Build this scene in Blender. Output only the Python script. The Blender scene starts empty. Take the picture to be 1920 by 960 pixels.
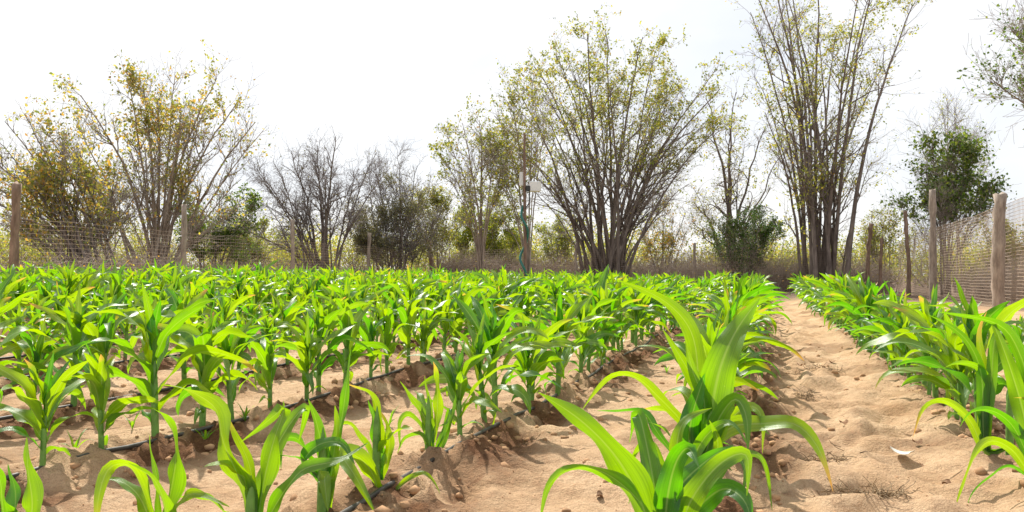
import bpy, math, random
import numpy as np
from mathutils import Matrix, Vector, noise as mn

rng = np.random.default_rng(11)
R = math.radians
scene = bpy.context.scene
col = scene.collection

# ------------------------------------------------------------------ camera
F_PX, CAM_H = 1450.0, 0.70
PITCH, ROLL = R(1.03), R(0.75)
cam_d = bpy.data.cameras.new('camera')
cam_d.sensor_width = 36.0
cam_d.lens = F_PX / 1920 * 36
cam_d.clip_start = 0.05
cam_d.clip_end = 3000
cam_d.dof.use_dof = False
cam = bpy.data.objects.new('camera', cam_d)
CM = Matrix.Translation((0, 0, CAM_H)) @ Matrix.Rotation(R(90) + PITCH, 4, 'X') @ Matrix.Rotation(ROLL, 4, 'Z')
cam.matrix_world = CM
col.objects.link(cam)
scene.camera = cam
CR = CM.to_3x3()


def P(px, py, Y):
    """the point of the place at forward distance Y seen at that pixel of the 1920 wide photo"""
    d = CR @ Vector(((px - 960) / F_PX, -(py - 480) / F_PX, -1))
    return np.array(d * (Y / d.y)) + np.array((0, 0, CAM_H))


# ------------------------------------------------------------------ light
SUN_EL, SUN_AZ = R(50), R(-24)          # azimuth measured from the view direction, negative = to the left
SKY_STR, SUN_STR, EXPOSURE = 0.10, 5.0, 0.50
world = bpy.data.worlds.new('World')
scene.world = world
world.use_nodes = True
nt = world.node_tree
nt.nodes.clear()
wo = nt.nodes.new('ShaderNodeOutputWorld')
bg = nt.nodes.new('ShaderNodeBackground')
sky = nt.nodes.new('ShaderNodeTexSky')
sky.sky_type = 'NISHITA'
sky.sun_disc = False
sky.sun_elevation = SUN_EL
sky.sun_rotation = SUN_AZ
sky.dust_density = 2.0
tc = nt.nodes.new('ShaderNodeTexCoord')
mp = nt.nodes.new('ShaderNodeMapping')
mp.inputs['Scale'].default_value = (1.0, 1.0, 2.2)
mp.inputs['Location'].default_value = (0.35, 0.2, 0.1)
nz = nt.nodes.new('ShaderNodeTexNoise')
nz.inputs['Scale'].default_value = 2.1
nz.inputs['Detail'].default_value = 7
nz.inputs['Roughness'].default_value = 0.5
nz.inputs['Distortion'].default_value = 0.2
cr = nt.nodes.new('ShaderNodeValToRGB')     # bright cloud sheet with thinner greyish blue patches
cr.color_ramp.elements[0].position = 0.33
cr.color_ramp.elements[0].color = (0.85, 0.885, 0.95, 1)
cr.color_ramp.elements[1].position = 0.50
cr.color_ramp.elements[1].color = (1.0, 1.0, 1.0, 1)
scl = nt.nodes.new('ShaderNodeVectorMath')
scl.operation = 'SCALE'
scl.inputs['Scale'].default_value = 7.9      # cloud brightness in the units of the sky texture
mixc = nt.nodes.new('ShaderNodeMixRGB')
mixc.inputs['Fac'].default_value = 0.86      # cloud cover
nt.links.new(tc.outputs['Generated'], mp.inputs['Vector'])
nt.links.new(mp.outputs['Vector'], nz.inputs['Vector'])
nt.links.new(nz.outputs['Fac'], cr.inputs['Fac'])
nt.links.new(cr.outputs['Color'], scl.inputs[0])
nt.links.new(sky.outputs['Color'], mixc.inputs['Color1'])
nt.links.new(scl.outputs['Vector'], mixc.inputs['Color2'])
nt.links.new(mixc.outputs['Color'], bg.inputs['Color'])
bg.inputs['Strength'].default_value = SKY_STR
nt.links.new(bg.outputs['Background'], wo.inputs['Surface'])

sun_d = bpy.data.lights.new('sun', 'SUN')
sun_d.energy = SUN_STR
sun_d.angle = R(0.9)
sun_d.color = (1.0, 0.95, 0.86)
sun = bpy.data.objects.new('sun', sun_d)
sd = Vector((math.sin(SUN_AZ) * math.cos(SUN_EL), math.cos(SUN_AZ) * math.cos(SUN_EL), math.sin(SUN_EL)))
sun.rotation_euler = sd.to_track_quat('Z', 'Y').to_euler()
col.objects.link(sun)

scene.view_settings.view_transform = 'Standard'
scene.view_settings.look = 'None'
scene.view_settings.gamma = 1
scene.view_settings.exposure = EXPOSURE
scene.view_settings.use_curve_mapping = False
scene.cycles.use_denoising = True
scene.cycles.max_bounces = 8
scene.cycles.transparent_max_bounces = 8
scene.cycles.sample_clamp_indirect = 6


# ------------------------------------------------------------------ materials
def mat(name):
    m = bpy.data.materials.new(name)
    m.use_nodes = True
    t = m.node_tree
    b = t.nodes['Principled BSDF']
    return m, t, b, t.nodes['Material Output']


def ramp(t, fac, stops):
    n = t.nodes.new('ShaderNodeValToRGB')
    el = n.color_ramp.elements
    while len(el) < len(stops):
        el.new(0.5)
    for e, (p, c) in zip(el, stops):
        e.position = p
        e.color = (*c, 1)
    t.links.new(fac, n.inputs['Fac'])
    return n.outputs['Color']


def noise_node(t, scale, detail=4, rough=0.55, vec=None):
    n = t.nodes.new('ShaderNodeTexNoise')
    n.inputs['Scale'].default_value = scale
    n.inputs['Detail'].default_value = detail
    n.inputs['Roughness'].default_value = rough
    if vec is not None:
        t.links.new(vec, n.inputs['Vector'])
    return n.outputs['Fac']


def math_node(t, op, a, b=None, clamp=False):
    n = t.nodes.new('ShaderNodeMath')
    n.operation = op
    n.use_clamp = clamp
    for k, v in enumerate((a, b)):
        if v is None:
            continue
        if isinstance(v, (int, float)):
            n.inputs[k].default_value = v
        else:
            t.links.new(v, n.inputs[k])
    return n.outputs[0]


def mixrgb(t, fac, a, b, mode='MIX'):
    n = t.nodes.new('ShaderNodeMixRGB')
    n.blend_type = mode
    for k, v in zip(('Fac', 'Color1', 'Color2'), (fac, a, b)):
        if isinstance(v, (int, float)):
            n.inputs[k].default_value = v
        elif isinstance(v, tuple):
            n.inputs[k].default_value = (*v, 1)
        else:
            t.links.new(v, n.inputs[k])
    return n.outputs['Color']


def make_soil():
    m, t, b, out = mat('sandy_soil')
    geo = t.nodes.new('ShaderNodeNewGeometry').outputs['Position']
    at_m = t.nodes.new('ShaderNodeAttribute'); at_m.attribute_name = 'moist'
    at_l = t.nodes.new('ShaderNodeAttribute'); at_l.attribute_name = 'litter'
    n1 = noise_node(t, 2.2, 5, 0.6, geo)
    n2 = noise_node(t, 38, 6, 0.7, geo)
    n3 = noise_node(t, 260, 3, 0.7, geo)
    sand = ramp(t, n1, [(0.3, (0.44, 0.275, 0.15)), (0.5, (0.60, 0.41, 0.25)), (0.75, (0.70, 0.51, 0.33))])
    sand = mixrgb(t, math_node(t, 'MULTIPLY', ramp(t, n2, [(0.42, (0, 0, 0)), (0.64, (1, 1, 1))]), 0.42), sand, (0.40, 0.225, 0.125))
    damp = ramp(t, n2, [(0.3, (0.09, 0.040, 0.020)), (0.7, (0.27, 0.135, 0.066))])
    c = mixrgb(t, at_m.outputs['Fac'], sand, damp)
    lit = ramp(t, n2, [(0.3, (0.10, 0.07, 0.05)), (0.5, (0.22, 0.15, 0.105)), (0.7, (0.36, 0.27, 0.20))])
    c = mixrgb(t, at_l.outputs['Fac'], c, lit)
    c = mixrgb(t, 0.6, c, ramp(t, n3, [(0.30, (0.50, 0.50, 0.50)), (0.55, (1, 1, 1)), (0.75, (1.25, 1.25, 1.25))]), 'MULTIPLY')
    n4 = noise_node(t, 13, 4, 0.6, geo)
    n5 = noise_node(t, 90, 3, 0.7, geo)
    c = mixrgb(t, math_node(t, 'MULTIPLY', ramp(t, n5, [(0.60, (0, 0, 0)), (0.68, (1, 1, 1))]), 0.45), c, (0.26, 0.15, 0.085))
    t.links.new(c, b.inputs['Base Color'])
    b.inputs['Roughness'].default_value = 0.95
    b.inputs['Specular IOR Level'].default_value = 0.15
    bp = t.nodes.new('ShaderNodeBump')
    bp.inputs['Strength'].default_value = 0.9
    bp.inputs['Distance'].default_value = 0.02
    h = math_node(t, 'ADD', math_node(t, 'ADD', n2, math_node(t, 'MULTIPLY', n3, 0.35)), math_node(t, 'ADD', math_node(t, 'MULTIPLY', n4, 1.2), math_node(t, 'MULTIPLY', n5, 0.5)))
    t.links.new(h, bp.inputs['Height'])
    t.links.new(bp.outputs['Normal'], b.inputs['Normal'])
    return m


def make_leafblade(name, lo, mid, hi, trans, tip_amt=0.0, tfac=0.5):
    """maize blade: parallel veins, pale midrib, light coming through"""
    m, t, b, out = mat(name)
    uv = t.nodes.new('ShaderNodeUVMap')
    sp = t.nodes.new('ShaderNodeSeparateXYZ')
    t.links.new(uv.outputs['UV'], sp.inputs[0])
    u, v = sp.outputs['X'], sp.outputs['Y']
    gi = t.nodes.new('ShaderNodeNewGeometry')
    oi = t.nodes.new('ShaderNodeObjectInfo')
    rr = math_node(t, 'FRACT', math_node(t, 'ADD', gi.outputs['Random Per Island'], oi.outputs['Random']))
    base = ramp(t, rr, [(0.0, lo), (0.5, mid), (1.0, hi)])
    cmb = t.nodes.new('ShaderNodeCombineXYZ')
    t.links.new(math_node(t, 'MULTIPLY', u, 30.0), cmb.inputs[0])
    t.links.new(math_node(t, 'MULTIPLY', v, 1.2), cmb.inputs[1])
    t.links.new(math_node(t, 'MULTIPLY', rr, 40.0), cmb.inputs[2])
    vein = noise_node(t, 1.0, 3, 0.6, cmb.outputs[0])
    vr = ramp(t, vein, [(0.3, (0.66, 0.70, 0.62)), (0.65, (1.15, 1.12, 1.1))])
    base = mixrgb(t, 0.8, base, vr, 'MULTIPLY')
    mid_d = math_node(t, 'ABSOLUTE', math_node(t, 'SUBTRACT', u, 0.5))
    rib = ramp(t, mid_d, [(0.018, (1, 1, 1)), (0.055, (0, 0, 0))])
    base = mixrgb(t, math_node(t, 'MULTIPLY', rib, 0.65), base, (0.30, 0.45, 0.17))
    blot = noise_node(t, 22, 3, 0.6, gi.outputs['Position'])
    base = mixrgb(t, math_node(t, 'MULTIPLY', ramp(t, blot, [(0.55, (0, 0, 0)), (0.75, (1, 1, 1))]), 0.2), base, (0.20, 0.30, 0.03))
    spk = ramp(t, noise_node(t, 120, 3, 0.6, gi.outputs['Position']), [(0.70, (0, 0, 0)), (0.74, (1, 1, 1))])
    base = mixrgb(t, math_node(t, 'MULTIPLY', spk, 0.7), base, (0.42, 0.36, 0.20))
    # withered tip on some blades
    tip = math_node(t, 'MULTIPLY', ramp(t, math_node(t, 'ADD', v, math_node(t, 'MULTIPLY', math_node(t, 'SUBTRACT', blot, 0.5), 0.12)),
                    [(0.80, (0, 0, 0)), (0.96, (1, 1, 1))]),
                    ramp(t, rr, [(0.93 - tip_amt, (0, 0, 0)), (0.97 - tip_amt, (1, 1, 1))]))
    base = mixrgb(t, tip, base, (0.55, 0.30, 0.07))
    t.links.new(base, b.inputs['Base Color'])
    rgh = math_node(t, 'ADD', 0.24, math_node(t, 'MULTIPLY', blot, 0.28))
    t.links.new(rgh, b.inputs['Roughness'])
    b.inputs['Specular IOR Level'].default_value = 0.75
    tr = t.nodes.new('ShaderNodeBsdfTranslucent')
    tcx = mixrgb(t, 0.85, trans, vr, 'MULTIPLY')
    tcx = mixrgb(t, 1.0, tcx, ramp(t, rr, [(0.05, (0.85, 0.92, 1)), (0.35, (1.6, 1.04, 1)), (0.85, (2.4, 1.14, 1))]), 'MULTIPLY')
    tcx = mixrgb(t, math_node(t, 'MULTIPLY', rib, 0.4), tcx, (0.46, 0.60, 0.05))
    tcx = mixrgb(t, tip, tcx, (0.85, 0.45, 0.08))
    t.links.new(tcx, tr.inputs['Color'])
    bp = t.nodes.new('ShaderNodeBump')
    bp.inputs['Strength'].default_value = 0.35
    bp.inputs['Distance'].default_value = 0.003
    t.links.new(vein, bp.inputs['Height'])
    t.links.new(bp.outputs['Normal'], b.inputs['Normal'])
    mx = t.nodes.new('ShaderNodeMixShader')
    mx.inputs[0].default_value = tfac
    t.links.new(b.outputs[0], mx.inputs[1])
    t.links.new(tr.outputs[0], mx.inputs[2])
    t.links.new(mx.outputs[0], out.inputs['Surface'])
    return m


def make_foliage(name, stops, trans, tfac=0.45):
    m, t, b, out = mat(name)
    gi = t.nodes.new('ShaderNodeNewGeometry')
    c = ramp(t, gi.outputs['Random Per Island'], stops)
    n = noise_node(t, 0.9, 2, 0.5, gi.outputs['Position'])
    c = mixrgb(t, 0.6, c, ramp(t, n, [(0.35, (0.6, 0.6, 0.6)), (0.65, (1.25, 1.2, 1.1))]), 'MULTIPLY')
    t.links.new(c, b.inputs['Base Color'])
    b.inputs['Roughness'].default_value = 0.5
    tr = t.nodes.new('ShaderNodeBsdfTranslucent')
    t.links.new(mixrgb(t, 1.0, c, trans, 'MULTIPLY'), tr.inputs['Color'])
    mx = t.nodes.new('ShaderNodeMixShader')
    mx.inputs[0].default_value = tfac
    t.links.new(b.outputs[0], mx.inputs[1])
    t.links.new(tr.outputs[0], mx.inputs[2])
    t.links.new(mx.outputs[0], out.inputs['Surface'])
    return m


def make_bark(name, c0, c1, scale=9):
    m, t, b, out = mat(name)
    geo = t.nodes.new('ShaderNodeNewGeometry')
    mpn = t.nodes.new('ShaderNodeMapping')
    mpn.inputs['Scale'].default_value = (1, 1, 0.25)
    t.links.new(geo.outputs['Position'], mpn.inputs['Vector'])
    n = noise_node(t, scale, 6, 0.65, mpn.outputs['Vector'])
    t.links.new(ramp(t, n, [(0.3, c0), (0.7, c1)]), b.inputs['Base Color'])
    b.inputs['Roughness'].default_value = 0.9
    bp = t.nodes.new('ShaderNodeBump')
    bp.inputs['Strength'].default_value = 0.8
    bp.inputs['Distance'].default_value = 0.02
    t.links.new(n, bp.inputs['Height'])
    t.links.new(bp.outputs['Normal'], b.inputs['Normal'])
    return m


def make_plain(name, c, rough=0.6, var=0.15, scale=20, spec=0.4):
    m, t, b, out = mat(name)
    geo = t.nodes.new('ShaderNodeNewGeometry')
    n = noise_node(t, scale, 4, 0.6, geo.outputs['Position'])
    lo = tuple(x * (1 - var) for x in c)
    hi = tuple(min(1, x * (1 + var)) for x in c)
    t.links.new(ramp(t, n, [(0.3, lo), (0.7, hi)]), b.inputs['Base Color'])
    b.inputs['Roughness'].default_value = rough
    b.inputs['Specular IOR Level'].default_value = spec
    return m


M = {}
M['soil'] = make_soil()
M['blade'] = make_leafblade('maize_blade', (0.008, 0.070, 0.012), (0.016, 0.115, 0.010), (0.055, 0.20, 0.008), (0.20, 0.62, 0.000), 0.04, 0.46)
M['stalk'] = make_plain('maize_stalk', (0.13, 0.27, 0.05), 0.5, 0.3, 30)
M['bark'] = make_bark('grey_brown_bark', (0.13, 0.095, 0.072), (0.44, 0.36, 0.29))
M['bark_dark'] = make_bark('dark_bark', (0.07, 0.052, 0.044), (0.25, 0.20, 0.17))
M['bark_pale'] = make_bark('pale_bark', (0.15, 0.105, 0.08), (0.46, 0.37, 0.295))
M['twig'] = make_bark('twig_bark', (0.22, 0.18, 0.15), (0.44, 0.38, 0.33))
M['twig_grey'] = make_bark('grey_twig_bark', (0.17, 0.15, 0.15), (0.36, 0.325, 0.32))
M['scrub'] = make_bark('dry_scrub_stem', (0.19, 0.145, 0.115), (0.50, 0.41, 0.34), 3)
G = lambda *s: list(s)
M['f_yellow'] = make_foliage('yellowing_foliage', G((0, (0.12, 0.17, 0.03)), (0.35, (0.26, 0.27, 0.04)), (0.6, (0.52, 0.40, 0.05)), (0.9, (0.58, 0.30, 0.04)), (1, (0.26, 0.13, 0.05))), (1.7, 1.7, 0.8))
M['f_gold'] = make_foliage('golden_olive_foliage', G((0, (0.13, 0.17, 0.04)), (0.45, (0.30, 0.31, 0.07)), (0.75, (0.55, 0.44, 0.09)), (0.93, (0.60, 0.34, 0.07)), (1, (0.26, 0.15, 0.07))), (1.8, 1.8, 1.0))
M['f_olive'] = make_foliage('olive_foliage', G((0, (0.11, 0.15, 0.03)), (0.4, (0.25, 0.28, 0.05)), (0.85, (0.46, 0.42, 0.08)), (1, (0.34, 0.19, 0.06))), (1.7, 1.75, 0.8))
M['f_green'] = make_foliage('green_foliage', G((0, (0.06, 0.10, 0.02)), (0.6, (0.12, 0.19, 0.035)), (1, (0.26, 0.28, 0.05))), (1.6, 1.8, 0.7))
M['f_dark'] = make_foliage('dark_green_foliage', G((0, (0.035, 0.07, 0.014)), (0.6, (0.075, 0.14, 0.025)), (0.92, (0.10, 0.15, 0.03)), (1, (0.25, 0.13, 0.03))), (1.3, 1.5, 0.6))
M['f_grey'] = make_foliage('dull_grey_green_foliage', G((0, (0.11, 0.12, 0.055)), (0.6, (0.20, 0.20, 0.095)), (1, (0.32, 0.26, 0.14))), (1.3, 1.3, 0.9))
M['f_lime'] = make_foliage('bright_yellow_green_foliage', G((0, (0.15, 0.20, 0.03)), (0.6, (0.30, 0.34, 0.05)), (1, (0.50, 0.42, 0.05))), (1.5, 1.6, 0.7))
M['post'] = make_bark('weathered_post_wood', (0.17, 0.13, 0.105), (0.42, 0.345, 0.28), 14)
M['post_dark'] = make_bark('dark_post_wood', (0.12, 0.075, 0.05), (0.34, 0.23, 0.165), 14)
M['net_brown'] = make_plain('brown_net_cord', (0.34, 0.255, 0.19), 0.8, 0.25, 2)
M['net'] = make_plain('fence_net_cord', (0.40, 0.31, 0.235), 0.7, 0.15, 3)
M['drip'] = make_plain('black_irrigation_pipe', (0.050, 0.043, 0.038), 0.5, 0.7, 22)
M['white_box'] = make_plain('white_plastic', (0.66, 0.67, 0.68), 0.4, 0.04, 10)
M['black'] = make_plain('black_plastic', (0.03, 0.03, 0.032), 0.5)
M['hose'] = make_plain('green_hose_rubber', (0.02, 0.13, 0.11), 0.4)
M['pole'] = make_bark('sensor_pole_wood', (0.10, 0.06, 0.045), (0.26, 0.17, 0.13), 20)
M['clod'] = make_plain('dry_clod_soil', (0.40, 0.24, 0.135), 0.95, 0.45, 16, 0.1)
M['straw'] = make_plain('dry_straw', (0.24, 0.17, 0.10), 0.8, 0.7, 30, 0.2)
M['scrap'] = make_plain('dirty_white_scrap', (0.58, 0.54, 0.48), 0.6, 0.08, 20)
M['dead'] = make_plain('dead_leaf', (0.26, 0.15, 0.085), 0.8, 0.4, 30, 0.2)


# ------------------------------------------------------------------ mesh helpers
def mesh_from(name, V, Fq, mats, uv=None, fmat=None, smooth=True):
    """V (n,3); Fq list of face index arrays each (m,k)"""
    me = bpy.data.meshes.new(name)
    if not isinstance(Fq, (list, tuple)):
        Fq = [Fq]
    Fq = [np.asarray(f) for f in Fq if len(f)]
    me.vertices.add(len(V))
    me.vertices.foreach_set('co', np.asarray(V, dtype=np.float32).ravel())
    loops = np.concatenate([f.ravel() for f in Fq]).astype(np.int32)
    sizes = np.concatenate([np.full(len(f), f.shape[1]) for f in Fq]).astype(np.int32)
    starts = np.concatenate([[0], np.cumsum(sizes)[:-1]]).astype(np.int32)
    me.loops.add(len(loops))
    me.loops.foreach_set('vertex_index', loops)
    me.polygons.add(len(sizes))
    me.polygons.foreach_set('loop_start', starts)
    me.polygons.foreach_set('loop_total', sizes)
    if smooth:
        me.polygons.foreach_set('use_smooth', np.ones(len(sizes), dtype=bool))
    for m in (mats if isinstance(mats, (list, tuple)) else [mats]):
        me.materials.append(m)
    if fmat is not None:
        me.polygons.foreach_set('material_index', np.asarray(fmat, dtype=np.int32))
    if uv is not None:
        l = me.uv_layers.new(name='UVMap')
        l.data.foreach_set('uv', np.asarray(uv, dtype=np.float32)[loops].ravel())
    me.update(calc_edges=True)
    return me


def link(name, me, parent=None, loc=None):
    o = bpy.data.objects.new(name, me)
    col.objects.link(o)
    if parent is not None:
        o.parent = parent
    if loc is not None:
        o.location = loc
    return o


def tag(o, label=None, cat=None, group=None, kind=None):
    if label: o['label'] = label
    if cat: o['category'] = cat
    if group: o['group'] = group
    if kind: o['kind'] = kind
    return o


def empty(name, loc, label, cat, group=None, rz=0):
    o = bpy.data.objects.new(name, None)
    o.empty_display_size = 0.2
    o.location = loc
    o.rotation_euler.z = rz
    col.objects.link(o)
    return tag(o, label, cat, group)


def norm(a):
    return a / np.maximum(np.linalg.norm(a, axis=-1, keepdims=True), 1e-9)


class Tubes:
    """collects polylines, makes tapered tubes of them all at once"""
    def __init__(self):
        self.V, self.F4, self.n = [], [], 0

    def add(self, pts, rad, k=5, knobby=0.0, flat=None):
        pts = np.asarray(pts, float)
        rad = np.asarray(rad, float)
        if pts.ndim == 2:
            pts = pts[None]
        B, n, _ = pts.shape
        rad = np.broadcast_to(rad, (B, n)) if rad.ndim < 2 else rad
        T = np.empty_like(pts)
        T[:, 1:-1] = pts[:, 2:] - pts[:, :-2]
        T[:, 0] = pts[:, 1] - pts[:, 0]
        T[:, -1] = pts[:, -1] - pts[:, -2]
        T = norm(T)
        avg = norm(pts[:, -1] - pts[:, 0])
        ref = np.where(np.abs(avg[:, 2:3]) > 0.8, np.array([[1.0, 0.13, 0]]), np.array([[0.03, 0.1, 1.0]]))
        S = norm(np.cross(T, ref[:, None, :]))
        U = np.cross(S, T)
        a = np.arange(k) * 2 * math.pi / k
        r = rad[:, :, None, None] * np.ones((1, 1, k, 1))
        if knobby:
            r = r * (1 + knobby * rng.standard_normal(r.shape))
        ring = pts[:, :, None, :] + r * (np.cos(a)[None, None, :, None] * S[:, :, None, :] + np.sin(a)[None, None, :, None] * U[:, :, None, :])
        self.V.append(ring.reshape(-1, 3))
        i = np.arange(B)[:, None, None] * n * k + np.arange(n - 1)[None, :, None] * k
        j = np.arange(k)[None, None, :]
        j2 = (j + 1) % k
        q = np.stack([i + j, i + j2, i + k + j2, i + k + j], -1).reshape(-1, 4) + self.n
        self.F4.append(q)
        # end caps only for thick tubes
        self.n += B * n * k
        return self

    def cap(self, center_ring_last_k):
        pass

    def arrays(self):
        return np.concatenate(self.V), np.concatenate(self.F4)

    def mesh(self, name, m):
        V, Fq = self.arrays()
        return mesh_from(name, V, Fq, m)


# ------------------------------------------------------------------ field layout
TAN = 0.331                      # rows run to the right of the view
TH = math.atan(TAN)
CO, SI = math.cos(TH), math.sin(TH)
ROWS = [0.87, -0.21, -1.16, -2.30, -3.25, -4.33, -5.35, -6.35, -7.40, -8.40, -9.45, -10.45, -11.4]
ROW_SIDE = 1.95                  # a thin extra row near the right fence
RN = np.array(ROWS)


def row_pt(X0, Y):
    return X0 + TAN * Y, Y


# ---- ground relief
_perm = rng.permutation(512)
_perm = np.concatenate([_perm, _perm])
_val = rng.random(512)


def vnoise(x, y):
    xi, yi = np.floor(x).astype(int), np.floor(y).astype(int)
    fx, fy = x - xi, y - yi
    fx, fy = fx * fx * (3 - 2 * fx), fy * fy * (3 - 2 * fy)
    def g(a, b):
        return _val[_perm[(_perm[a & 511] + b) & 511]]
    return (g(xi, yi) * (1 - fx) + g(xi + 1, yi) * fx) * (1 - fy) + (g(xi, yi + 1) * (1 - fx) + g(xi + 1, yi + 1) * fx) * fy


def fbm(x, y, o=4, gain=0.5):
    s, a, f, tot = 0, 1, 1, 0
    for k in range(o):
        s = s + a * vnoise(x * f + 17.3 * k, y * f - 9.1 * k)
        tot += a
        a *= gain
        f *= 2.03
    return s / tot


# footprints and hollows in the trodden sand
_fp = []
r2 = random.Random(5)
for _ in range(420):
    Y = r2.uniform(1.4, 14) if r2.random() < .6 else r2.uniform(1.4, 6)
    if r2.random() < 0.55:
        X = r2.uniform(0.05, 0.62) + TAN * Y
    else:
        X = r2.uniform(-5.5, 2.3) + TAN * Y
    _fp.append((X, Y, r2.uniform(0.05, 0.12), r2.uniform(0.06, 0.16), r2.uniform(0, 3.14), r2.uniform(0.008, 0.026)))


def relief(x, y, fine=True):
    x = np.asarray(x, float)
    y = np.asarray(y, float)
    u = (x - TAN * y) * CO                       # distance across the rows
    field = 1 / (1 + np.exp(-(y * 0 + (29 - (y * CO + x * SI) * 1.0)) * 1.5)) * (1 / (1 + np.exp((np.abs(u + 4.2) - 8.6) * 3)))
    h = 0.05 * (fbm(x * 0.5, y * 0.5, 2) - 0.5)
    du = np.full(x.shape, 9.0)
    for r in ROWS + [ROW_SIDE]:
        d = u - r * CO
        du = np.where(np.abs(d) < np.abs(du), d, du)
    n_big = fbm(x * 1.7 + 3, y * 1.7, 3)
    ridge = 0.055 * np.exp(-((du + 0.03) / 0.17) ** 2) * (0.5 + n_big)
    pit = -0.05 * np.exp(-((du - 0.13) / 0.075) ** 2) * np.clip((fbm(x * 4, y * 4 + 7, 2) - 0.42) * 5, 0, 1)
    h = h + field * (ridge + pit)
    h = h + (0.045 * (fbm(x * 3.1, y * 3.1 + 5, 3) - 0.5) + 0.036 * (fbm(x * 8, y * 8, 4, 0.62) - 0.5)) * (0.35 + 0.65 * field)
    if fine:
        nearrow = np.exp(-((du - 0.08) / 0.16) ** 2)
        cl = np.clip(fbm(x * 22, y * 22, 2) - 0.52, 0, 1)
        h = h + field * cl * (0.02 + 0.13 * nearrow)
        for (fx, fy, a, b2, an, dp) in _fp:
            ca, sa = math.cos(an), math.sin(an)
            near = (np.abs(x - fx) < 0.4) & (np.abs(y - fy) < 0.4)
            if not near.any():
                continue
            dx, dy = x[near] - fx, y[near] - fy
            q = ((dx * ca + dy * sa) / a) ** 2 + ((-dx * sa + dy * ca) / b2) ** 2
            h[near] += -dp * np.exp(-q) + dp * 0.7 * np.exp(-(np.sqrt(q) - 1.7) ** 2 / 0.25)
    return h, du, field


def axis(lo, hi, d0, a, b, g=1.06):
    c = list(np.arange(a, b, d0))
    d, p = d0, b
    while p < hi:
        c.append(p); d *= g; p += d
    c.append(hi)
    d, p = d0, a - d0
    left = []
    while p > lo:
        left.append(p); d *= g; p -= d
    left.append(lo)
    return np.array(left[::-1] + c)


xs = axis(-900, 900, 0.022, -3.2, 4.6, 1.05)
ys = [0.0]
while ys[-1] < 1500:
    yv = ys[-1]
    ys.append(yv + (0.0175 if yv < 3.6 else 0.0175 * (yv / 3.6) ** 1.45))
ys = np.array([-60, -20, -8, -3, -1, -0.3] + ys)
XX, YY = np.meshgrid(xs, ys)
Hh, DU, FI = relief(XX.ravel(), YY.ravel())
nx, ny = len(xs), len(ys)
V = np.stack([XX.ravel(), YY.ravel(), Hh], 1)
idx = np.arange(nx * ny).reshape(ny, nx)
Fg = np.stack([idx[:-1, :-1], idx[:-1, 1:], idx[1:, 1:], idx[1:, :-1]], -1).reshape(-1, 4)
gm = mesh_from('ground', V, Fg, M['soil'])
x_, y_ = XX.ravel(), YY.ravel()
nn = fbm(x_ * 5, y_ * 5, 4, 0.6)
moist = np.exp(-(np.abs(DU - 0.12) / 0.19) ** 3) * np.clip((nn - 0.36) * 7, 0, 1) * FI
moist = np.maximum(moist, np.clip((fbm(x_ * 2.3 + 40, y_ * 2.3, 4, 0.6) - 0.60) * 6, 0, 0.45) * FI)
ll = y_ * CO + x_ * SI
lit = np.clip((ll - 18.0 + 5 * (fbm(x_ * .6, y_ * .6, 3) - .5)) / 4.0, 0, 1)
uu = (x_ - TAN * y_) * CO
lit = np.maximum(lit, np.clip((uu - 5.6 + 2 * (fbm(x_ * .9, y_ * .9, 3) - .5)) / 3, 0, 1))
lit = np.maximum(lit, np.clip((-uu - 12.2) / 1.5, 0, 1))
for nm, arr in (('moist', moist), ('litter', lit)):
    at = gm.attributes.new(nm, 'FLOAT', 'POINT')
    at.data.foreach_set('value', arr.astype(np.float32))
tag(link('ground', gm), 'sandy field soil with low planting ridges and trodden footprints', None, None, 'structure')


def gz(x, y, fine=False):
    return float(relief(np.array([x]), np.array([y]), fine)[0][0])


# ------------------------------------------------------------------ maize
def blade(pts, side, W, na=18, nb=4, cup=0.25, wav=0.12, ph=0.0, base_w=0.35, prof_peak=0.35):
    """pts (na+1,3) midrib, side (na+1,3) unit; returns V,F,uv"""
    n = len(pts)
    t = np.linspace(0, 1, n)
    T = norm(np.gradient(pts, axis=0))
    side = norm(side - T * np.sum(side * T, -1, keepdims=True))
    N = np.cross(T, side)
    N *= np.sign(N[:, 2].sum() + 1e-6)
    s = np.clip(t / prof_peak, 0, 1)
    w = W * 0.5 * (base_w + (1 - base_w) * (s * s * (3 - 2 * s))) * np.clip(1 - t ** 2.3, 0, 1) ** 0.85
    w = np.maximum(w, 0.0006)
    u = np.linspace(-1, 1, 2 * (nb // 2) + 1)
    au = np.abs(u)
    cupv = cup * (1 - 0.55 * t)[:, None] * w[:, None] * au[None] ** 1.4
    wave = wav * w[:, None] * au[None] ** 2 * (np.sin(t * 17 + ph)[:, None] * (u[None] > 0) + np.sin(t * 14 + ph * 2.3 + 1)[:, None] * (u[None] < 0)) * 1.6
    V = pts[:, None, :] + side[:, None, :] * (u[None, :, None] * w[:, None, None]) * (1 - 0.12 * cup) + N[:, None, :] * (cupv + wave)[:, :, None]
    m = len(u)
    idx = np.arange(n * m).reshape(n, m)
    Fq = np.stack([idx[:-1, :-1], idx[:-1, 1:], idx[1:, 1:], idx[1:, :-1]], -1).reshape(-1, 4)
    uv = np.stack([np.broadcast_to((u + 1) / 2, (n, m)), np.broadcast_to(t[:, None], (n, m))], -1).reshape(-1, 2)
    return V.reshape(-1, 3), Fq, uv


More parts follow.
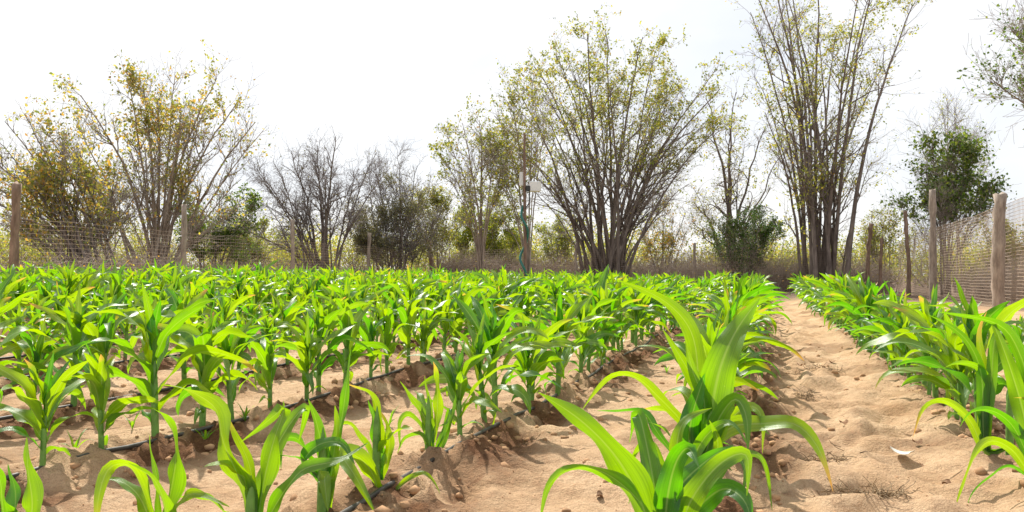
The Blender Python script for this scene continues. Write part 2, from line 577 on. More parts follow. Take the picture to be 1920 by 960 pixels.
def arc_leaf(r, base, az, L, W, e0, bend, na=16, nb=4, curl=0.0, twist=0.0, kink=None):
    """leaf arching from elevation e0 and turning down by bend along its length"""
    t = np.linspace(0, 1, na + 1)
    shape = t ** r.uniform(1.2, 2.2)
    if kink:
        shape = 0.45 * shape + 0.55 / (1 + np.exp(-(t - kink) * 16))
    el = e0 - bend * shape
    a = az + curl * t
    d = np.stack([np.cos(el) * np.cos(a), np.cos(el) * np.sin(a), np.sin(el)], 1)
    pts = np.vstack([[0, 0, 0], np.cumsum((d[1:] + d[:-1]) / 2 * (L / na), 0)]) + base
    tw = twist * t
    T = norm(d)
    s0 = np.stack([-np.sin(a), np.cos(a), np.zeros_like(a)], 1)
    n0 = np.cross(T, s0)
    side = s0 * np.cos(tw)[:, None] + n0 * np.sin(tw)[:, None]
    return blade(pts, side, W, na, nb, r.uniform(0.25, 0.65), r.uniform(0.14, 0.34), r.uniform(0, 6))


def stalk_arrays(r, h, rad, k=7, lean=(0, 0)):
    n = 7
    t = np.linspace(0, 1, n)
    z = t * (h + 0.04) - 0.04
    p = np.stack([lean[0] * t ** 1.5, lean[1] * t ** 1.5, z], 1)
    q = rad * (1.05 - 0.2 * t) * np.clip((1.02 - t) * 4.5, 0.05, 1)
    q[0] *= 1.15
    tb = Tubes().add(p, q, k)
    return tb.arrays()


def plant_leaves(r, H, lod):
    """list of blades (V,F,uv) and stalk arrays of a young plant about H tall"""
    na, nb = {0: (16, 4), 1: (10, 4), 2: (6, 2)}[lod]
    hs = H * r.uniform(0.42, 0.52)
    nl = r.choice((10, 11, 12)) if lod < 2 else r.choice((8, 9, 10))
    az0 = r.uniform(0, 6.28)
    out = []
    for i in range(nl):
        f = i / (nl - 1)
        zb = hs * (0.14 + 0.84 * f ** 0.9)
        az = az0 + math.pi * (i % 2) + r.uniform(-0.9, 0.9)
        L = H * (0.30 + 0.34 * math.sin(math.pi * min(1, f * 0.9 + 0.12))) * r.uniform(0.85, 1.15)
        W = 0.044 * (0.55 + 0.75 * math.sin(math.pi * min(1, 0.15 + f * 0.72))) * r.uniform(0.85, 1.2) * H / 0.5
        e0 = R(50 + 35 * f + r.uniform(-8, 8))
        bend = R((125 - 80 * f) * r.uniform(0.5, 1.5))
        kink = r.uniform(0.35, 0.65) if r.random() < 0.55 and f < 0.9 else None
        if i == 0:
            L *= 0.55; W *= 0.7
        out.append(arc_leaf(r, np.array([0, 0, zb]), az, L, W, e0, bend, na, nb, r.uniform(-.8, .8), r.uniform(-1.5, 1.5), kink))
    # rolled spear leaf in the whorl
    out.append(arc_leaf(r, np.array([0, 0, hs * 0.92]), az0 + 0.8, H * 0.42, 0.030 * H / 0.5, R(86), R(r.uniform(5, 30)), na, nb, 0.2, 0.8))
    st = stalk_arrays(r, hs, 0.0105 * H / 0.5, 7 if lod < 2 else 4)
    return out, st


def merge_plant(lv, st):
    Vs, Fs, Us, fm, n = [], [], [], [], 0
    for V_, F_, U_ in lv:
        Vs.append(V_); Fs.append(F_ + n); Us.append(U_); fm.append(np.zeros(len(F_))); n += len(V_)
    Vs.append(st[0]); Fs.append(st[1] + n); Us.append(np.full((len(st[0]), 2), 0.3)); fm.append(np.ones(len(st[1])))
    return np.vstack(Vs), np.vstack(Fs), np.vstack(Us), np.concatenate(fm)


NV = 14
protoA = []
for k in range(NV):
    r = random.Random(100 + k)
    lv, st = plant_leaves(r, 0.5, 0)
    protoA.append((mesh_from('maize_stalk', st[0], st[1], M['stalk']),
                   [mesh_from('maize_leaf', a, b, M['blade'], c) for a, b, c in lv]))
protoB = []
for k in range(NV):
    r = random.Random(200 + k)
    V_, F_, U_, fm = merge_plant(*plant_leaves(r, 0.5, 1))
    protoB.append(mesh_from('maize_plant', V_, F_, [M['blade'], M['stalk']], U_, fm))
protoC = []
for k in range(10):
    r = random.Random(300 + k)
    protoC.append(merge_plant(*plant_leaves(r, 0.5, 2)))

ORD = ['first', 'second', 'third', 'fourth', 'fifth', 'sixth', 'seventh', 'eighth', 'ninth', 'tenth', 'eleventh', 'twelfth']
ROWNAME = {0: 'the row right of the path', 1: 'the row edging the path on its left'}
for i in range(2, 13):
    ROWNAME[i] = 'the %s pipe row left of the path' % ORD[i - 2]
ROWNAME[-1] = 'the thin outer row before the right fence'


# ---- the plants that stand closest, each leaf laid out after the photo
def spline(ctrl, n):
    c = np.array(ctrl, float)
    d = np.concatenate([[0], np.cumsum(np.linalg.norm(np.diff(c, axis=0), axis=1))])
    d /= d[-1]
    tt = np.linspace(0, 1, n)
    # Catmull-Rom through the control points
    out = []
    m = len(c)
    for t in tt:
        i = min(max(np.searchsorted(d, t, 'right') - 1, 0), m - 2)
        p1, p2 = c[i], c[i + 1]
        p0 = c[i - 1] if i > 0 else 2 * p1 - p2
        p3 = c[i + 2] if i + 2 < m else 2 * p2 - p1
        h = d[i + 1] - d[i]
        s = (t - d[i]) / h
        m1 = (p2 - p0) / (d[i + 1] - (d[i - 1] if i > 0 else d[i] - h)) * h
        m2 = (p3 - p1) / ((d[i + 2] if i + 2 < m else d[i + 1] + h) - d[i]) * h
        out.append((2 * s ** 3 - 3 * s ** 2 + 1) * p1 + (s ** 3 - 2 * s ** 2 + s) * m1 + (-2 * s ** 3 + 3 * s ** 2) * p2 + (s ** 3 - s ** 2) * m2)
    out = np.array(out)
    for _ in range(2):
        out[1:-1] = (out[:-2] + 2 * out[1:-1] + out[2:]) / 4
    return out


def hero_plant(X0, Y, leaves, label, hs=0.30, fill=0, rowkey=0, seed=0, rad=0.013):
    hs *= 0.8
    fill = max(fill, 1)
    x, y = row_pt(X0, Y)
    z = gz(x, y)
    base = np.array((x, y, z))
    t = empty('maize_plant', base, label, 'maize plant', 'young maize plants standing in rows')
    r = random.Random(seed + 900)
    st = stalk_arrays(r, hs, rad, 9)
    link('stalk', mesh_from('maize_stalk', st[0], st[1], M['stalk']), t)
    for (pts, W, r0, r1) in leaves:
        c = [P(a, b, Y + d) - base for (a, b, d) in pts]
        zt = min(max(c[0][2], 0.05), hs)
        c = [np.array((0, 0, zt * 0.8)), ] + c if np.linalg.norm(c[0][:2]) > 0.02 else c
        pp = spline(c, 27)
        T = norm(np.gradient(pp, axis=0))
        yax = np.array([0, 1.0, 0])
        S = norm(np.cross(T, yax))
        if S[:, 2].mean() < 0 and abs(S[:, 0].mean()) < .5:
            S = -S
        D = np.cross(S, T)
        a = np.radians(np.linspace(r0, r1, len(pp)))[:, None]
        side = S * np.cos(a) + D * np.sin(a)
        W_ = W * (0.80 if Y > 2.35 else 0.88)
        V_, F_, U_ = blade(pp, side, W_, 26, 6, r.uniform(0.25, 0.5), r.uniform(0.18, 0.40), r.uniform(0, 6))
        link('leaf', mesh_from('maize_leaf', V_, F_, M['blade'], U_), t)
    for k in range(fill):
        f = r.uniform(0.1, 0.9)
        V_, F_, U_ = arc_leaf(r, np.array([0, 0, hs * (0.1 + 0.9 * f)]), r.uniform(0, 6.28), r.uniform(0.14, 0.24), r.uniform(0.022, 0.04),
                              R(45 + 35 * f), R(r.uniform(50, 110)), 18, 6, r.uniform(-.5, .5), r.uniform(-.8, .8))
        link('leaf', mesh_from('maize_leaf', V_, F_, M['blade'], U_), t)
    return t


heroes = {}
RB, RP = -1.16, -0.21
# row along the path
hero_plant(RP, 1.62, [
    ([(1225, 1000, 0), (1195, 925, -.02), (1150, 850, -.03), (1085, 785, -.02), (1008, 735, .02)], 0.085, 20, 30),
    ([(1215, 960, 0), (1180, 920, -.03), (1120, 880, -.06), (1060, 882, -.08), (1025, 915, -.1), (1012, 985, -.11)], 0.036, 50, 20),
    ([(1245, 1010, 0), (1252, 930, -.02), (1268, 865, -.04), (1290, 838, -.06), (1312, 880, -.12)], 0.070, 5, 35),
    ([(1270, 1000, 0), (1300, 930, -.03), (1355, 865, -.04), (1400, 850, -.04), (1400, 930, -.06)], 0.060, 40, 15),
    ([(1240, 1000, 0), (1225, 900, .03), (1205, 800, .08), (1195, 770, .1), (1180, 830, .14)], 0.055, 10, 30),
    ([(1255, 1010, 0), (1310, 950, .02), (1360, 915, .0), (1400, 945, -.05), (1410, 1010, -.07)], 0.065, 30, 30),
    ([(1250, 1000, 0), (1270, 920, 0), (1330, 860, .03), (1375, 835, .05)], 0.06, 30, 20),
], 'big maize plant in front centre with long blade bent over the sand', 0.24, 1, seed=1, rad=0.015)
hero_plant(RP, 1.80, [
    ([(1285, 1000, 0), (1330, 900, -.02), (1347, 830, -.03), (1330, 788, -.04)], 0.055, 15, 25),
    ([(1290, 970, 0), (1345, 885, -.03), (1372, 848, -.06), (1396, 870, -.09), (1392, 930, -.11)], 0.050, 40, 15),
    ([(1280, 980, 0), (1240, 880, 0), (1214, 832, .0), (1190, 852, .02), (1176, 905, .03)], 0.042, 20, 20),
    ([(1285, 960, 0), (1300, 860, 0), (1335, 805, -.02), (1372, 792, -.05), (1402, 835, -.08)], 0.044, 35, 30),
    ([(1282, 970, 0), (1268, 860, .02), (1282, 790, .03), (1335, 765, .04)], 0.046, 30, 40),
    ([(1282, 990, 0), (1250, 940, -.05), (1235, 900, -.09), (1200, 900, -.12), (1178, 945, -.14)], 0.036, 50, 20),
], 'crowded maize plant wedged between the big front plant and the widest upright blade', 0.24, 1, seed=12, rad=0.013)
hero_plant(RP, 1.98, [
    ([(1300, 900, 0), (1292, 820, -.02), (1300, 770, -.03), (1322, 700, -.04)], 0.088, 10, 10),
    ([(1310, 860, 0), (1335, 760, 0), (1350, 690, .0), (1380, 620, .02), (1425, 558, .04)], 0.125, 12, 20),
    ([(1310, 860, 0), (1330, 760, .03), (1300, 710, .03), (1270, 660, .02), (1243, 618, .02)], 0.062, 15, 15),
    ([(1300, 860, 0), (1322, 760, 0), (1300, 700, .0), (1285, 640, .0)], 0.055, 10, 15),
    ([(1300, 860, 0), (1285, 800, 0), (1235, 745, 0), (1190, 705, -.02), (1150, 700, -.03), (1120, 730, -.04), (1092, 768, -.05)], 0.040, 45, 30),
    ([(1310, 880, 0), (1345, 790, -.04), (1380, 745, -.07), (1400, 780, -.1), (1402, 850, -.12)], 0.060, 25, 10),
    ([(1300, 930, 0), (1260, 850, .03), (1225, 800, .06), (1212, 775, .08), (1190, 770, .1), (1120, 770, .12)], 0.036, 40, 40),
    ([(1310, 930, 0), (1350, 870, -.02), (1420, 850, -.03), (1440, 900, -.03), (1448, 958, -.04)], 0.026, 30, 10),
], 'tall maize plant by the path edge with the widest upright blade', 0.27, 1, seed=2, rad=0.015)
hero_plant(RP, 2.28, [
    ([(1315, 830, 0), (1310, 720, 0), (1296, 620, .0), (1240, 560, .0), (1155, 524, .02)], 0.068, 20, 30),
    ([(1320, 860, 0), (1370, 800, -.02), (1430, 795, -.05), (1490, 793, -.1), (1535, 840, -.14), (1562, 922, -.18)], 0.064, 45, 15),
    ([(1320, 820, 0), (1350, 720, 0), (1375, 640, 0), (1380, 590, 0)], 0.060, 20, 30),
    ([(1320, 840, 0), (1400, 760, .0), (1425, 770, -.03), (1430, 850, -.06)], 0.045, 30, 20),
    ([(1320, 830, 0), (1345, 700, .03), (1390, 650, .05), (1430, 640, .08)], 0.045, 30, 30),
], 'maize plant by the path with highest blade leaning left over the field', 0.30, 2, seed=3, rad=0.013)
# second row from the path (first with a drip line)
hero_plant(RB, 1.19, [
    ([(20, 1060, 0), (60, 960, -.02), (52, 880, -.02), (50, 820, -.01)], 0.042, 5, 10),
    ([(20, 1060, 0), (5, 960, 0), (0, 900, -.02), (-20, 860, -.04)], 0.040, 10, 20),
    ([(20, 1060, 0), (20, 1000, 0), (30, 930, .03), (15, 870, .05)], 0.05, 20, 20),
], 'maize plant cut by the lower left corner with two upright blades', 0.20, 1, seed=4)
hero_plant(RB, 1.47, [
    ([(300, 1010, 0), (318, 930, 0), (330, 850, -.01), (318, 790, -.02), (285, 765, -.06)], 0.055, 25, 50),
    ([(300, 1010, 0), (262, 905, -.02), (240, 870, -.04), (205, 875, -.07), (185, 930, -.1), (180, 1000, -.11)], 0.040, 40, 25),
    ([(305, 1020, 0), (310, 960, -.05), (290, 900, -.08), (240, 868, -.08)], 0.050, 15, 40),
    ([(300, 1010, 0), (340, 940, -.02), (365, 925, -.03), (430, 950, -.03)], 0.028, 50, 50),
    ([(300, 1010, 0), (295, 900, .02), (282, 840, .03), (281, 815, .03)], 0.016, 10, 10),
], 'maize plant near the lower left corner with glossy blade curling over', 0.22, 0, seed=5)
hero_plant(RB, 1.75, [
    ([(478, 1000, 0), (450, 900, -.01), (415, 820, -.01), (410, 770, -.0), (395, 755, .0), (345, 728, .03), (300, 722, .06)], 0.070, 10, 55),
    ([(480, 1000, 0), (495, 900, 0), (515, 820, 0), (535, 762, 0), (520, 775, -.04), (450, 830, -.08)], 0.056, 20, 45),
    ([(485, 1010, 0), (515, 950, 0), (545, 905, -.02), (570, 878, -.02), (640, 862, .0), (690, 830, .03)], 0.046, 35, 50),
    ([(480, 1000, 0), (470, 880, .02), (450, 830, .03), (420, 770, .05)], 0.040, 15, 15),
    ([(480, 1000, 0), (430, 970, -.03), (390, 935, -.05), (345, 930, -.06), (325, 940, -.06)], 0.034, 50, 40),
    ([(480, 1000, 0), (500, 880, .03), (540, 800, .08), (575, 760, .12), (560, 830, .16)], 0.045, 20, 20),
], 'maize plant with wide V of blades, front left between path and corner', 0.24, 0, seed=6)
hero_plant(RB, 2.03, [
    ([(612, 960, 0), (605, 850, 0), (590, 780, 0), (578, 748, 0)], 0.062, 10, 20),
    ([(612, 960, 0), (625, 860, 0), (632, 790, 0), (628, 760, 0)], 0.050, 10, 20),
    ([(612, 900, 0), (570, 870, .0), (595, 835, -.03), (640, 830, -.06), (665, 870, -.1)], 0.045, 35, 30),
    ([(615, 960, 0), (610, 900, -.03), (608, 895, -.06), (615, 960, -.1)], 0.056, 5, 10),
    ([(612, 930, 0), (575, 850, .0), (555, 820, .0), (530, 825, .0), (527, 880, -.02)], 0.034, 30, 30),
    ([(612, 900, 0), (640, 790, .02), (650, 720, .02), (658, 655, .03)], 0.036, 15, 25),
], 'maize plant with folded drooping blade, between the V shaped plant and the drip pipe', 0.28, 0, seed=7)
hero_plant(RB, 2.31, [
    ([(715, 900, 0), (705, 830, 0), (700, 780, 0), (690, 750, 0)], 0.050, 10, 20),
    ([(715, 900, 0), (730, 840, 0), (728, 800, 0), (712, 770, .02)], 0.040, 10, 20),
    ([(715, 960, 0), (700, 890, -.05), (670, 855, -.08), (640, 850, -.1), (665, 890, -.16), (705, 965, -.2)], 0.062, 25, 10),
    ([(715, 850, 0), (705, 760, 0), (690, 735, 0), (650, 720, 0)], 0.040, 30, 40),
    ([(715, 940, 0), (745, 915, 0), (790, 885, 0), (815, 905, -.02), (825, 925, -.03)], 0.022, 40, 30),
    ([(715, 900, 0), (665, 800, 0), (640, 795, 0), (640, 830, 0)], 0.035, 40, 40),
], 'maize plant where the drip pipe meets the lower edge, with pale hanging blade', 0.28, 1, seed=8)
hero_plant(RB, 2.66, [
    ([(812, 840, 0), (800, 790, 0), (775, 750, 0), (750, 715, 0)], 0.046, 15, 25),
    ([(812, 840, 0), (808, 780, 0), (800, 730, 0), (796, 705, 0)], 0.03, 10, 20),
    ([(812, 830, 0), (820, 770, 0), (818, 700, -.01), (812, 678, -.04)], 0.048, 15, 30),
    ([(812, 860, 0), (835, 800, 0), (845, 765, 0), (840, 790, -.04), (820, 800, -.08)], 0.030, 30, 30),
    ([(812, 850, 0), (790, 800, 0), (765, 775, 0), (750, 790, -.02), (750, 840, -.03)], 0.034, 40, 20),
    ([(812, 870, 0), (830, 830, 0), (850, 770, .03), (855, 740, .04)], 0.036, 20, 20),
    ([(812, 875, 0), (790, 815, -.02), (760, 820, -.03), (745, 850, -.03)], 0.030, 40, 20),
], 'slim upright maize plant beside the drip pipe, third from the lower edge', 0.27, 0, seed=9, rad=0.011)
# right row, at the lower right
hero_plant(0.87, 2.42, [
    ([(1940, 900, 0), (1900, 845, -.03), (1860, 825, -.05), (1830, 850, -.09), (1805, 910, -.12), (1792, 948, -.12)], 0.046, 30, 10),
    ([(1940, 900, 0), (1900, 875, 0), (1860, 890, -.05), (1820, 930, -.08), (1810, 965, -.1)], 0.020, 40, 20),
    ([(1940, 880, 0), (1900, 800, 0), (1860, 770, -.02), (1815, 775, -.05), (1800, 800, -.05)], 0.050, 45, 30),
    ([(1940, 850, 0), (1910, 740, 0), (1880, 650, 0), (1855, 590, .02)], 0.075, 15, 30),
    ([(1940, 850, 0), (1930, 720, 0), (1890, 620, 0), (1850, 600, 0), (1760, 585, -.03)], 0.060, 35, 45),
    ([(1940, 850, 0), (1935, 740, 0), (1928, 640, 0), (1940, 580, 0)], 0.06, 15, 30),
], 'maize plant at the right frame edge with blade hanging toward the mound', 0.30, 2, seed=10)
hero_plant(0.87, 2.78, [
    ([(1850, 850, 0), (1850, 740, 0), (1840, 690, 0), (1800, 680, -.02), (1770, 690, -.05)], 0.060, 35, 40),
    ([(1850, 850, 0), (1840, 700, 0), (1815, 640, 0), (1780, 610, .02), (1740, 590, .03)], 0.060, 35, 45),
    ([(1850, 850, 0), (1860, 700, 0), (1870, 620, 0), (1905, 600, 0), (1960, 640, 0)], 0.055, 40, 40),
    ([(1850, 850, 0), (1820, 790, 0), (1770, 750, -.04), (1735, 760, -.06), (1712, 820, -.08)], 0.045, 40, 10),
    ([(1850, 850, 0), (1845, 700, .02), (1835, 620, .03), (1850, 585, .03)], 0.06, 10, 20),
], 'maize plant with glossy arched blades, second from the right frame edge', 0.33, 2, seed=11)

# all other plants, row by row
END_L = 23.5
spots = []
rr_ = random.Random(41)
START = {0: 3.12, 1: 2.62, 2: 2.97, 3: 2.47}
for ri, X0 in list(enumerate(ROWS)) + [(-1, ROW_SIDE)]:
    if ri in START:
        Y = START[ri]
    elif ri == -1:
        Y = 3.6
    else:
        Y = max(1.5, -X0 * 1450 / (960 + 480 + 160)) + (0.0 if ri != 3 else 0)
    while True:
        x = X0 + TAN * Y
        if Y * CO + x * SI > END_L + rr_.uniform(-.4, .4):
            break
        if not (ri == -1 and rr_.random() < 0.3):
            spots.append((ri, x + rr_.gauss(0, .022), Y + rr_.gauss(0, .03), rr_.random()))
        Y += rr_.uniform(0.18, 0.27)
# the largest in the picture are plants of their own, the rest one mass
spots.sort(key=lambda s: math.hypot(s[1], s[2]))
N_IND = 286
ordn = {0: 2, 1: 3, 2: 6}
stuff = []
for k, (ri, x, y, q) in enumerate(spots):
    # the patch grows taller to the back left
    grow = 1.03 + 0.28 * min(1, y / 13)
    hgt = (0.82 + 0.42 * q) * grow * (1.06 if x < -3 else 1.0)
    if ri == -1:
        hgt = 0.5 + 0.35 * q
    if ri == 3 and y < 2.6:
        hgt *= 0.72
    hgt *= 0.93 + 0.25 * float(vnoise(np.array([x * .45]), np.array([y * .45]))[0])
    z = gz(x, y)
    rz = rr_.uniform(0, 6.28)
    tl = (rr_.gauss(0, .045), rr_.gauss(0, .045))
    if k < N_IND:
        ordn[ri] = ordn.get(ri, 0) + 1
        o_i = ordn[ri]
        if o_i <= 12:
            lab = '%s maize plant from the front in %s' % (ORD[o_i - 1], ROWNAME[ri])
        else:
            lab = 'green maize plant beyond the twelfth one in %s' % ROWNAME[ri]
        lab = lab.replace('of the sandy path', 'of the path') if len(lab.split()) > 16 else lab
        grp = 'young maize plants standing in rows' if o_i <= 12 else 'maize plants further back in ' + ROWNAME[ri]
        if k < 120:
            st, lvs = protoA[rr_.randrange(NV)]
            o = empty('maize_plant', (x, y, z), lab, 'maize plant', grp)
            link('stalk', st, o)
            for l in lvs:
                link('leaf', l, o)
        else:
            o = link('maize_plant', protoB[rr_.randrange(NV)], None, (x, y, z))
            tag(o, lab, 'maize plant', grp)
        o.rotation_euler = (tl[0], tl[1], rz)
        o.scale = (hgt, hgt, hgt * rr_.uniform(.92, 1.08))
    else:
        stuff.append((x, y, z, rz, hgt))
Vs, Fs, Us, fms, n = [], [], [], [], 0
for (x, y, z, rz, h) in stuff:
    V_, F_, U_, fm = protoC[rr_.randrange(10)]
    c, s = math.cos(rz), math.sin(rz)
    W_ = np.stack([V_[:, 0] * c - V_[:, 1] * s, V_[:, 0] * s + V_[:, 1] * c, V_[:, 2]], 1) * h + (x, y, z)
    Vs.append(W_); Fs.append(F_ + n); Us.append(U_); fms.append(fm); n += len(V_)
print('PLANTS', len(spots), 'stuff', len(stuff))
o = link('maize_crop', mesh_from('maize_crop', np.vstack(Vs), np.vstack(Fs), [M['blade'], M['stalk']], np.vstack(Us), np.concatenate(fms)))
tag(o, 'dense green maize plants filling the far part of the field', 'maize crop', None, 'stuff')

# ------------------------------------------------------------------ drip lines
for ri, X0 in enumerate(ROWS[2:9]):
    yy = np.arange(0.6, 26, 0.12)
    yy = yy[yy * CO + (X0 + TAN * yy) * SI < END_L + .5]
    off = 0.045 + 0.03 * (fbm(yy * 0.9 + ri * 7, yy * 0 + 3, 2) - 0.5) * 2
    xx = X0 + TAN * yy + off
    h = relief(xx, yy, False)[0]
    hs_ = np.convolve(np.pad(h, 4, 'edge'), np.ones(9) / 9, 'valid')
    zz = np.maximum(hs_ + 0.002, h - 0.001) + 0.009
    tb = Tubes().add(np.stack([xx, yy, zz], 1), np.full(len(yy), 0.0082), 8)
    o = link('drip_pipe', tb.mesh('drip_pipe', M['drip']))
    tag(o, 'black drip pipe lying along %s' % ROWNAME[ri + 2].replace('pipe row', 'row'), 'irrigation pipe', 'drip pipes laid along the rows')


# ------------------------------------------------------------------ trees
def grow(start, dirs, length, n, wander, up, r=rng, droop=0.0):
    B = len(start)
    pts = np.empty((B, n, 3))
    pts[:, 0] = start
    d = norm(dirs)
    step = (length / (n - 1))[:, None]
    for i in range(1, n):
        d = norm(d + r.standard_normal((B, 3)) * wander + np.array([0, 0, up - droop * i / n]))
        pts[:, i] = pts[:, i - 1] + d * step
    return pts


def sample(pl, rad, m, t0=0.25, t1=0.98, r=rng, power=1.0):
    """m children per parent polyline"""
    B, n, _ = pl.shape
    t = t0 + (t1 - t0) * r.random((B, m)) ** power
    f = t * (n - 1)
    i = np.minimum(f.astype(int), n - 2)
    g = (f - i)[..., None]
    b = np.arange(B)[:, None]
    p = pl[b, i] * (1 - g) + pl[b, i + 1] * g
    T = norm(pl[b, i + 1] - pl[b, i])
    rd = rad[b, i] * (1 - g[..., 0]) + rad[b, i + 1] * g[..., 0]
    return p.reshape(-1, 3), T.reshape(-1, 3), rd.ravel(), t.ravel(), np.repeat(np.arange(B), m)


def leaves_mesh(p, size, r=rng, droop=0.3):
    """small folded blades: 4 verts, 2 triangles each"""
    n = len(p)
    d = norm(r.standard_normal((n, 3)) + np.array([0, 0, -droop]))
    s = norm(np.cross(d, r.standard_normal((n, 3))))
    sz = (size * r.uniform(0.55, 1.35, n))[:, None]
    nn_ = np.cross(d, s)
    a = p
    b = p + d * sz * 0.5 + s * sz * 0.3 + nn_ * sz * 0.07
    c = p + d * sz
    e = p + d * sz * 0.5 - s * sz * 0.3 + nn_ * sz * 0.07
    V_ = np.stack([a, b, c, e], 1).reshape(-1, 3)
    i = np.arange(n)[:, None] * 4
    return V_, np.vstack([i + np.array([[0, 1, 2]]), i + np.array([[0, 2, 3]])])


def make_tree(name, base_px, Y, targets, label, cat='tree', r0=0.09, extra=0, spread_base=0.3, bow=0.30, side=8, sub=6, fine=3,
              leaf_n=3000, leaf_s=0.09, fol='f_olive', bark='bark', twig='twig', depth=0.5, jit=0.35, side_len=0.30, wander=0.10,
              leafmask=None, seed=0, up=0.06, group=None, side_t0=0.3, tw_r=0.0055, clump=0.5, tone=None):
    r = np.random.default_rng(500 + seed)
    bp = P(base_px[0], base_px[1], Y)
    bp[2] = gz(bp[0], bp[1]) - 0.02
    t = empty(name, bp, label, cat, group)
    tg = [(P(a, b, Y) - bp) * 0.94 for a, b in targets]
    h_all = max(v[2] for v in tg)
    # fill in stems between the given ones and give all of them depth
    allt = []
    for v in tg:
        allt.append(v + np.array([0, r.normal(0, depth) * 0.5 * h_all * 0.3, 0]))
    for _ in range(extra):
        a, b = tg[r.integers(len(tg))], tg[r.integers(len(tg))]
        w = r.random()
        v = (a * w + b * (1 - w)) * np.array([1, 1, r.uniform(0.85, 1.05)])
        v = v + np.array([r.normal(0, jit), r.normal(0, depth) * h_all * 0.3, r.normal(0, jit * .6)])
        allt.append(v)
    allt = np.array(allt)
    S = len(allt)
    r0 = r0 * 0.78
    leaf_n = int(leaf_n * 1.55)
    leaf_s = leaf_s * 1.12
    b0 = np.stack([r.normal(0, spread_base, S), r.normal(0, spread_base, S), np.zeros(S)], 1)
    b0[:, 0] = 0.6 * b0[:, 0] + 0.4 * np.clip(allt[:, 0] / (np.abs(allt[:, 0]).max() + 1e-6), -1, 1) * spread_base * 1.3
    n = 14
    s = np.linspace(0, 1, n)[None, :, None]
    ctrl = b0 + (allt - b0) * np.array([bow, bow, 0.58])
    st = (1 - s) ** 2 * b0[:, None] + 2 * s * (1 - s) * ctrl[:, None] + s ** 2 * allt[:, None]
    nz_ = np.cumsum(r.normal(0, wander * 0.35, (S, n, 3)), axis=1)
    nz_ -= nz_[:, :1]
    st = st + nz_ * (s * (1.0 - 0.4 * s)) * 1.0
    L = np.linalg.norm(np.diff(st, axis=1), axis=2).sum(1)
    rs = r0 * (0.45 + 0.55 * r.random(S)) * np.clip(L / L.max(), 0.3, 1)
    rad0 = rs[:, None] * (1 - 0.88 * s[0, :, 0][None] ** 0.8) + 0.004
    rad0[:, 0] *= 1.3
    tb = Tubes().add(st, rad0, 7, 0.03)
    # side branches
    p, T, rd, tt, pi = sample(st, rad0, side, side_t0, 0.98, r)
    perp = norm(np.cross(T, r.standard_normal(T.shape)))
    d1 = norm(T * 0.75 + perp * r.uniform(0.4, 1.0, (len(T), 1)) + np.array([0, 0, 0.15]))
    L1 = L[pi] * side_len * (1.15 - 0.93 * tt) * r.uniform(0.5, 1.3, len(tt))
    b1 = grow(p, d1, L1, 7, wander, up, r)
    ra1 = np.minimum(rd * 0.62, 0.05)[:, None] * (1 - 0.8 * np.linspace(0, 1, 7)[None]) + 0.003
    tb.add(b1, ra1, 4)
    link('trunk', tb.mesh('tree_trunk', M[bark]), t)
    # twigs
    tw = Tubes()
    p2, T2, rd2, tt2, _ = sample(b1, ra1, sub, 0.2, 1.0, r)
    p2b, T2b, rd2b, tt2b, _ = sample(st, rad0, max(7, sub), 0.66, 1.0, r)
    p2, T2, rd2 = np.vstack([p2, p2b]), np.vstack([T2, T2b]), np.concatenate([rd2, rd2b])
    d2 = norm(T2 * 0.8 + norm(np.cross(T2, r.standard_normal(T2.shape))) * r.uniform(0.4, 1.1, (len(T2), 1)) + np.array([0, 0, 0.12]))
    L2 = np.clip(h_all * 0.10, 0.25, 0.9) * r.uniform(0.4, 1.4, len(p2))
    b2 = grow(p2, d2, L2, 5, wander * 1.3, up, r)
    ra2 = np.minimum(np.maximum(rd2 * 0.7, tw_r), tw_r * 2)[:, None] * (1 - 0.6 * np.linspace(0, 1, 5)[None])
    tw.add(b2, ra2, 3)
    p3, T3, rd3, _, par3 = sample(b2, ra2, fine, 0.3, 1.0, r)
    d3 = norm(T3 * 0.8 + norm(np.cross(T3, r.standard_normal(T3.shape))) * 0.8)
    b3 = grow(p3, d3, L2[par3] * 0.5 * r.uniform(0.4, 1.2, len(p3)), 4, wander * 1.3, up, r)
    tw.add(b3, np.full((len(b3), 4), tw_r * 0.62), 3)
    Vt, Ft = tw.arrays()
    if leaf_n:
        allp = np.concatenate([b3[:, 1:].reshape(-1, 3), b2[:, 2:].reshape(-1, 3)])
        # clumps: leafiness varies through the crown
        q = allp + bp
        cl = vnoise(q[:, 0] * 1.3 + q[:, 1] * 0.7 + 50, q[:, 2] * 1.3 + q[:, 1] * 0.5 + 50)
        wgt = np.clip(cl - clump * 0.5, 0.06, 1)
        if leafmask is not None:
            wgt = wgt * leafmask(allp, h_all)
        wgt = np.maximum(wgt, 1e-6)
        pick = r.choice(len(allp), size=leaf_n, p=wgt / wgt.sum())
        lp = allp[pick] + r.normal(0, 0.05, (leaf_n, 3))
        Vl, Fl = leaves_mesh(lp, leaf_s, r)
        me = mesh_from('tree_crown', np.vstack([Vt, Vl]), [Ft, Fl + len(Vt)], [M[twig], M[fol]], None,
                       np.concatenate([np.zeros(len(Ft)), np.ones(len(Fl))]))
    else:
        me = mesh_from('tree_crown', Vt, Ft, M[twig])
    link('crown', me, t)
    return t


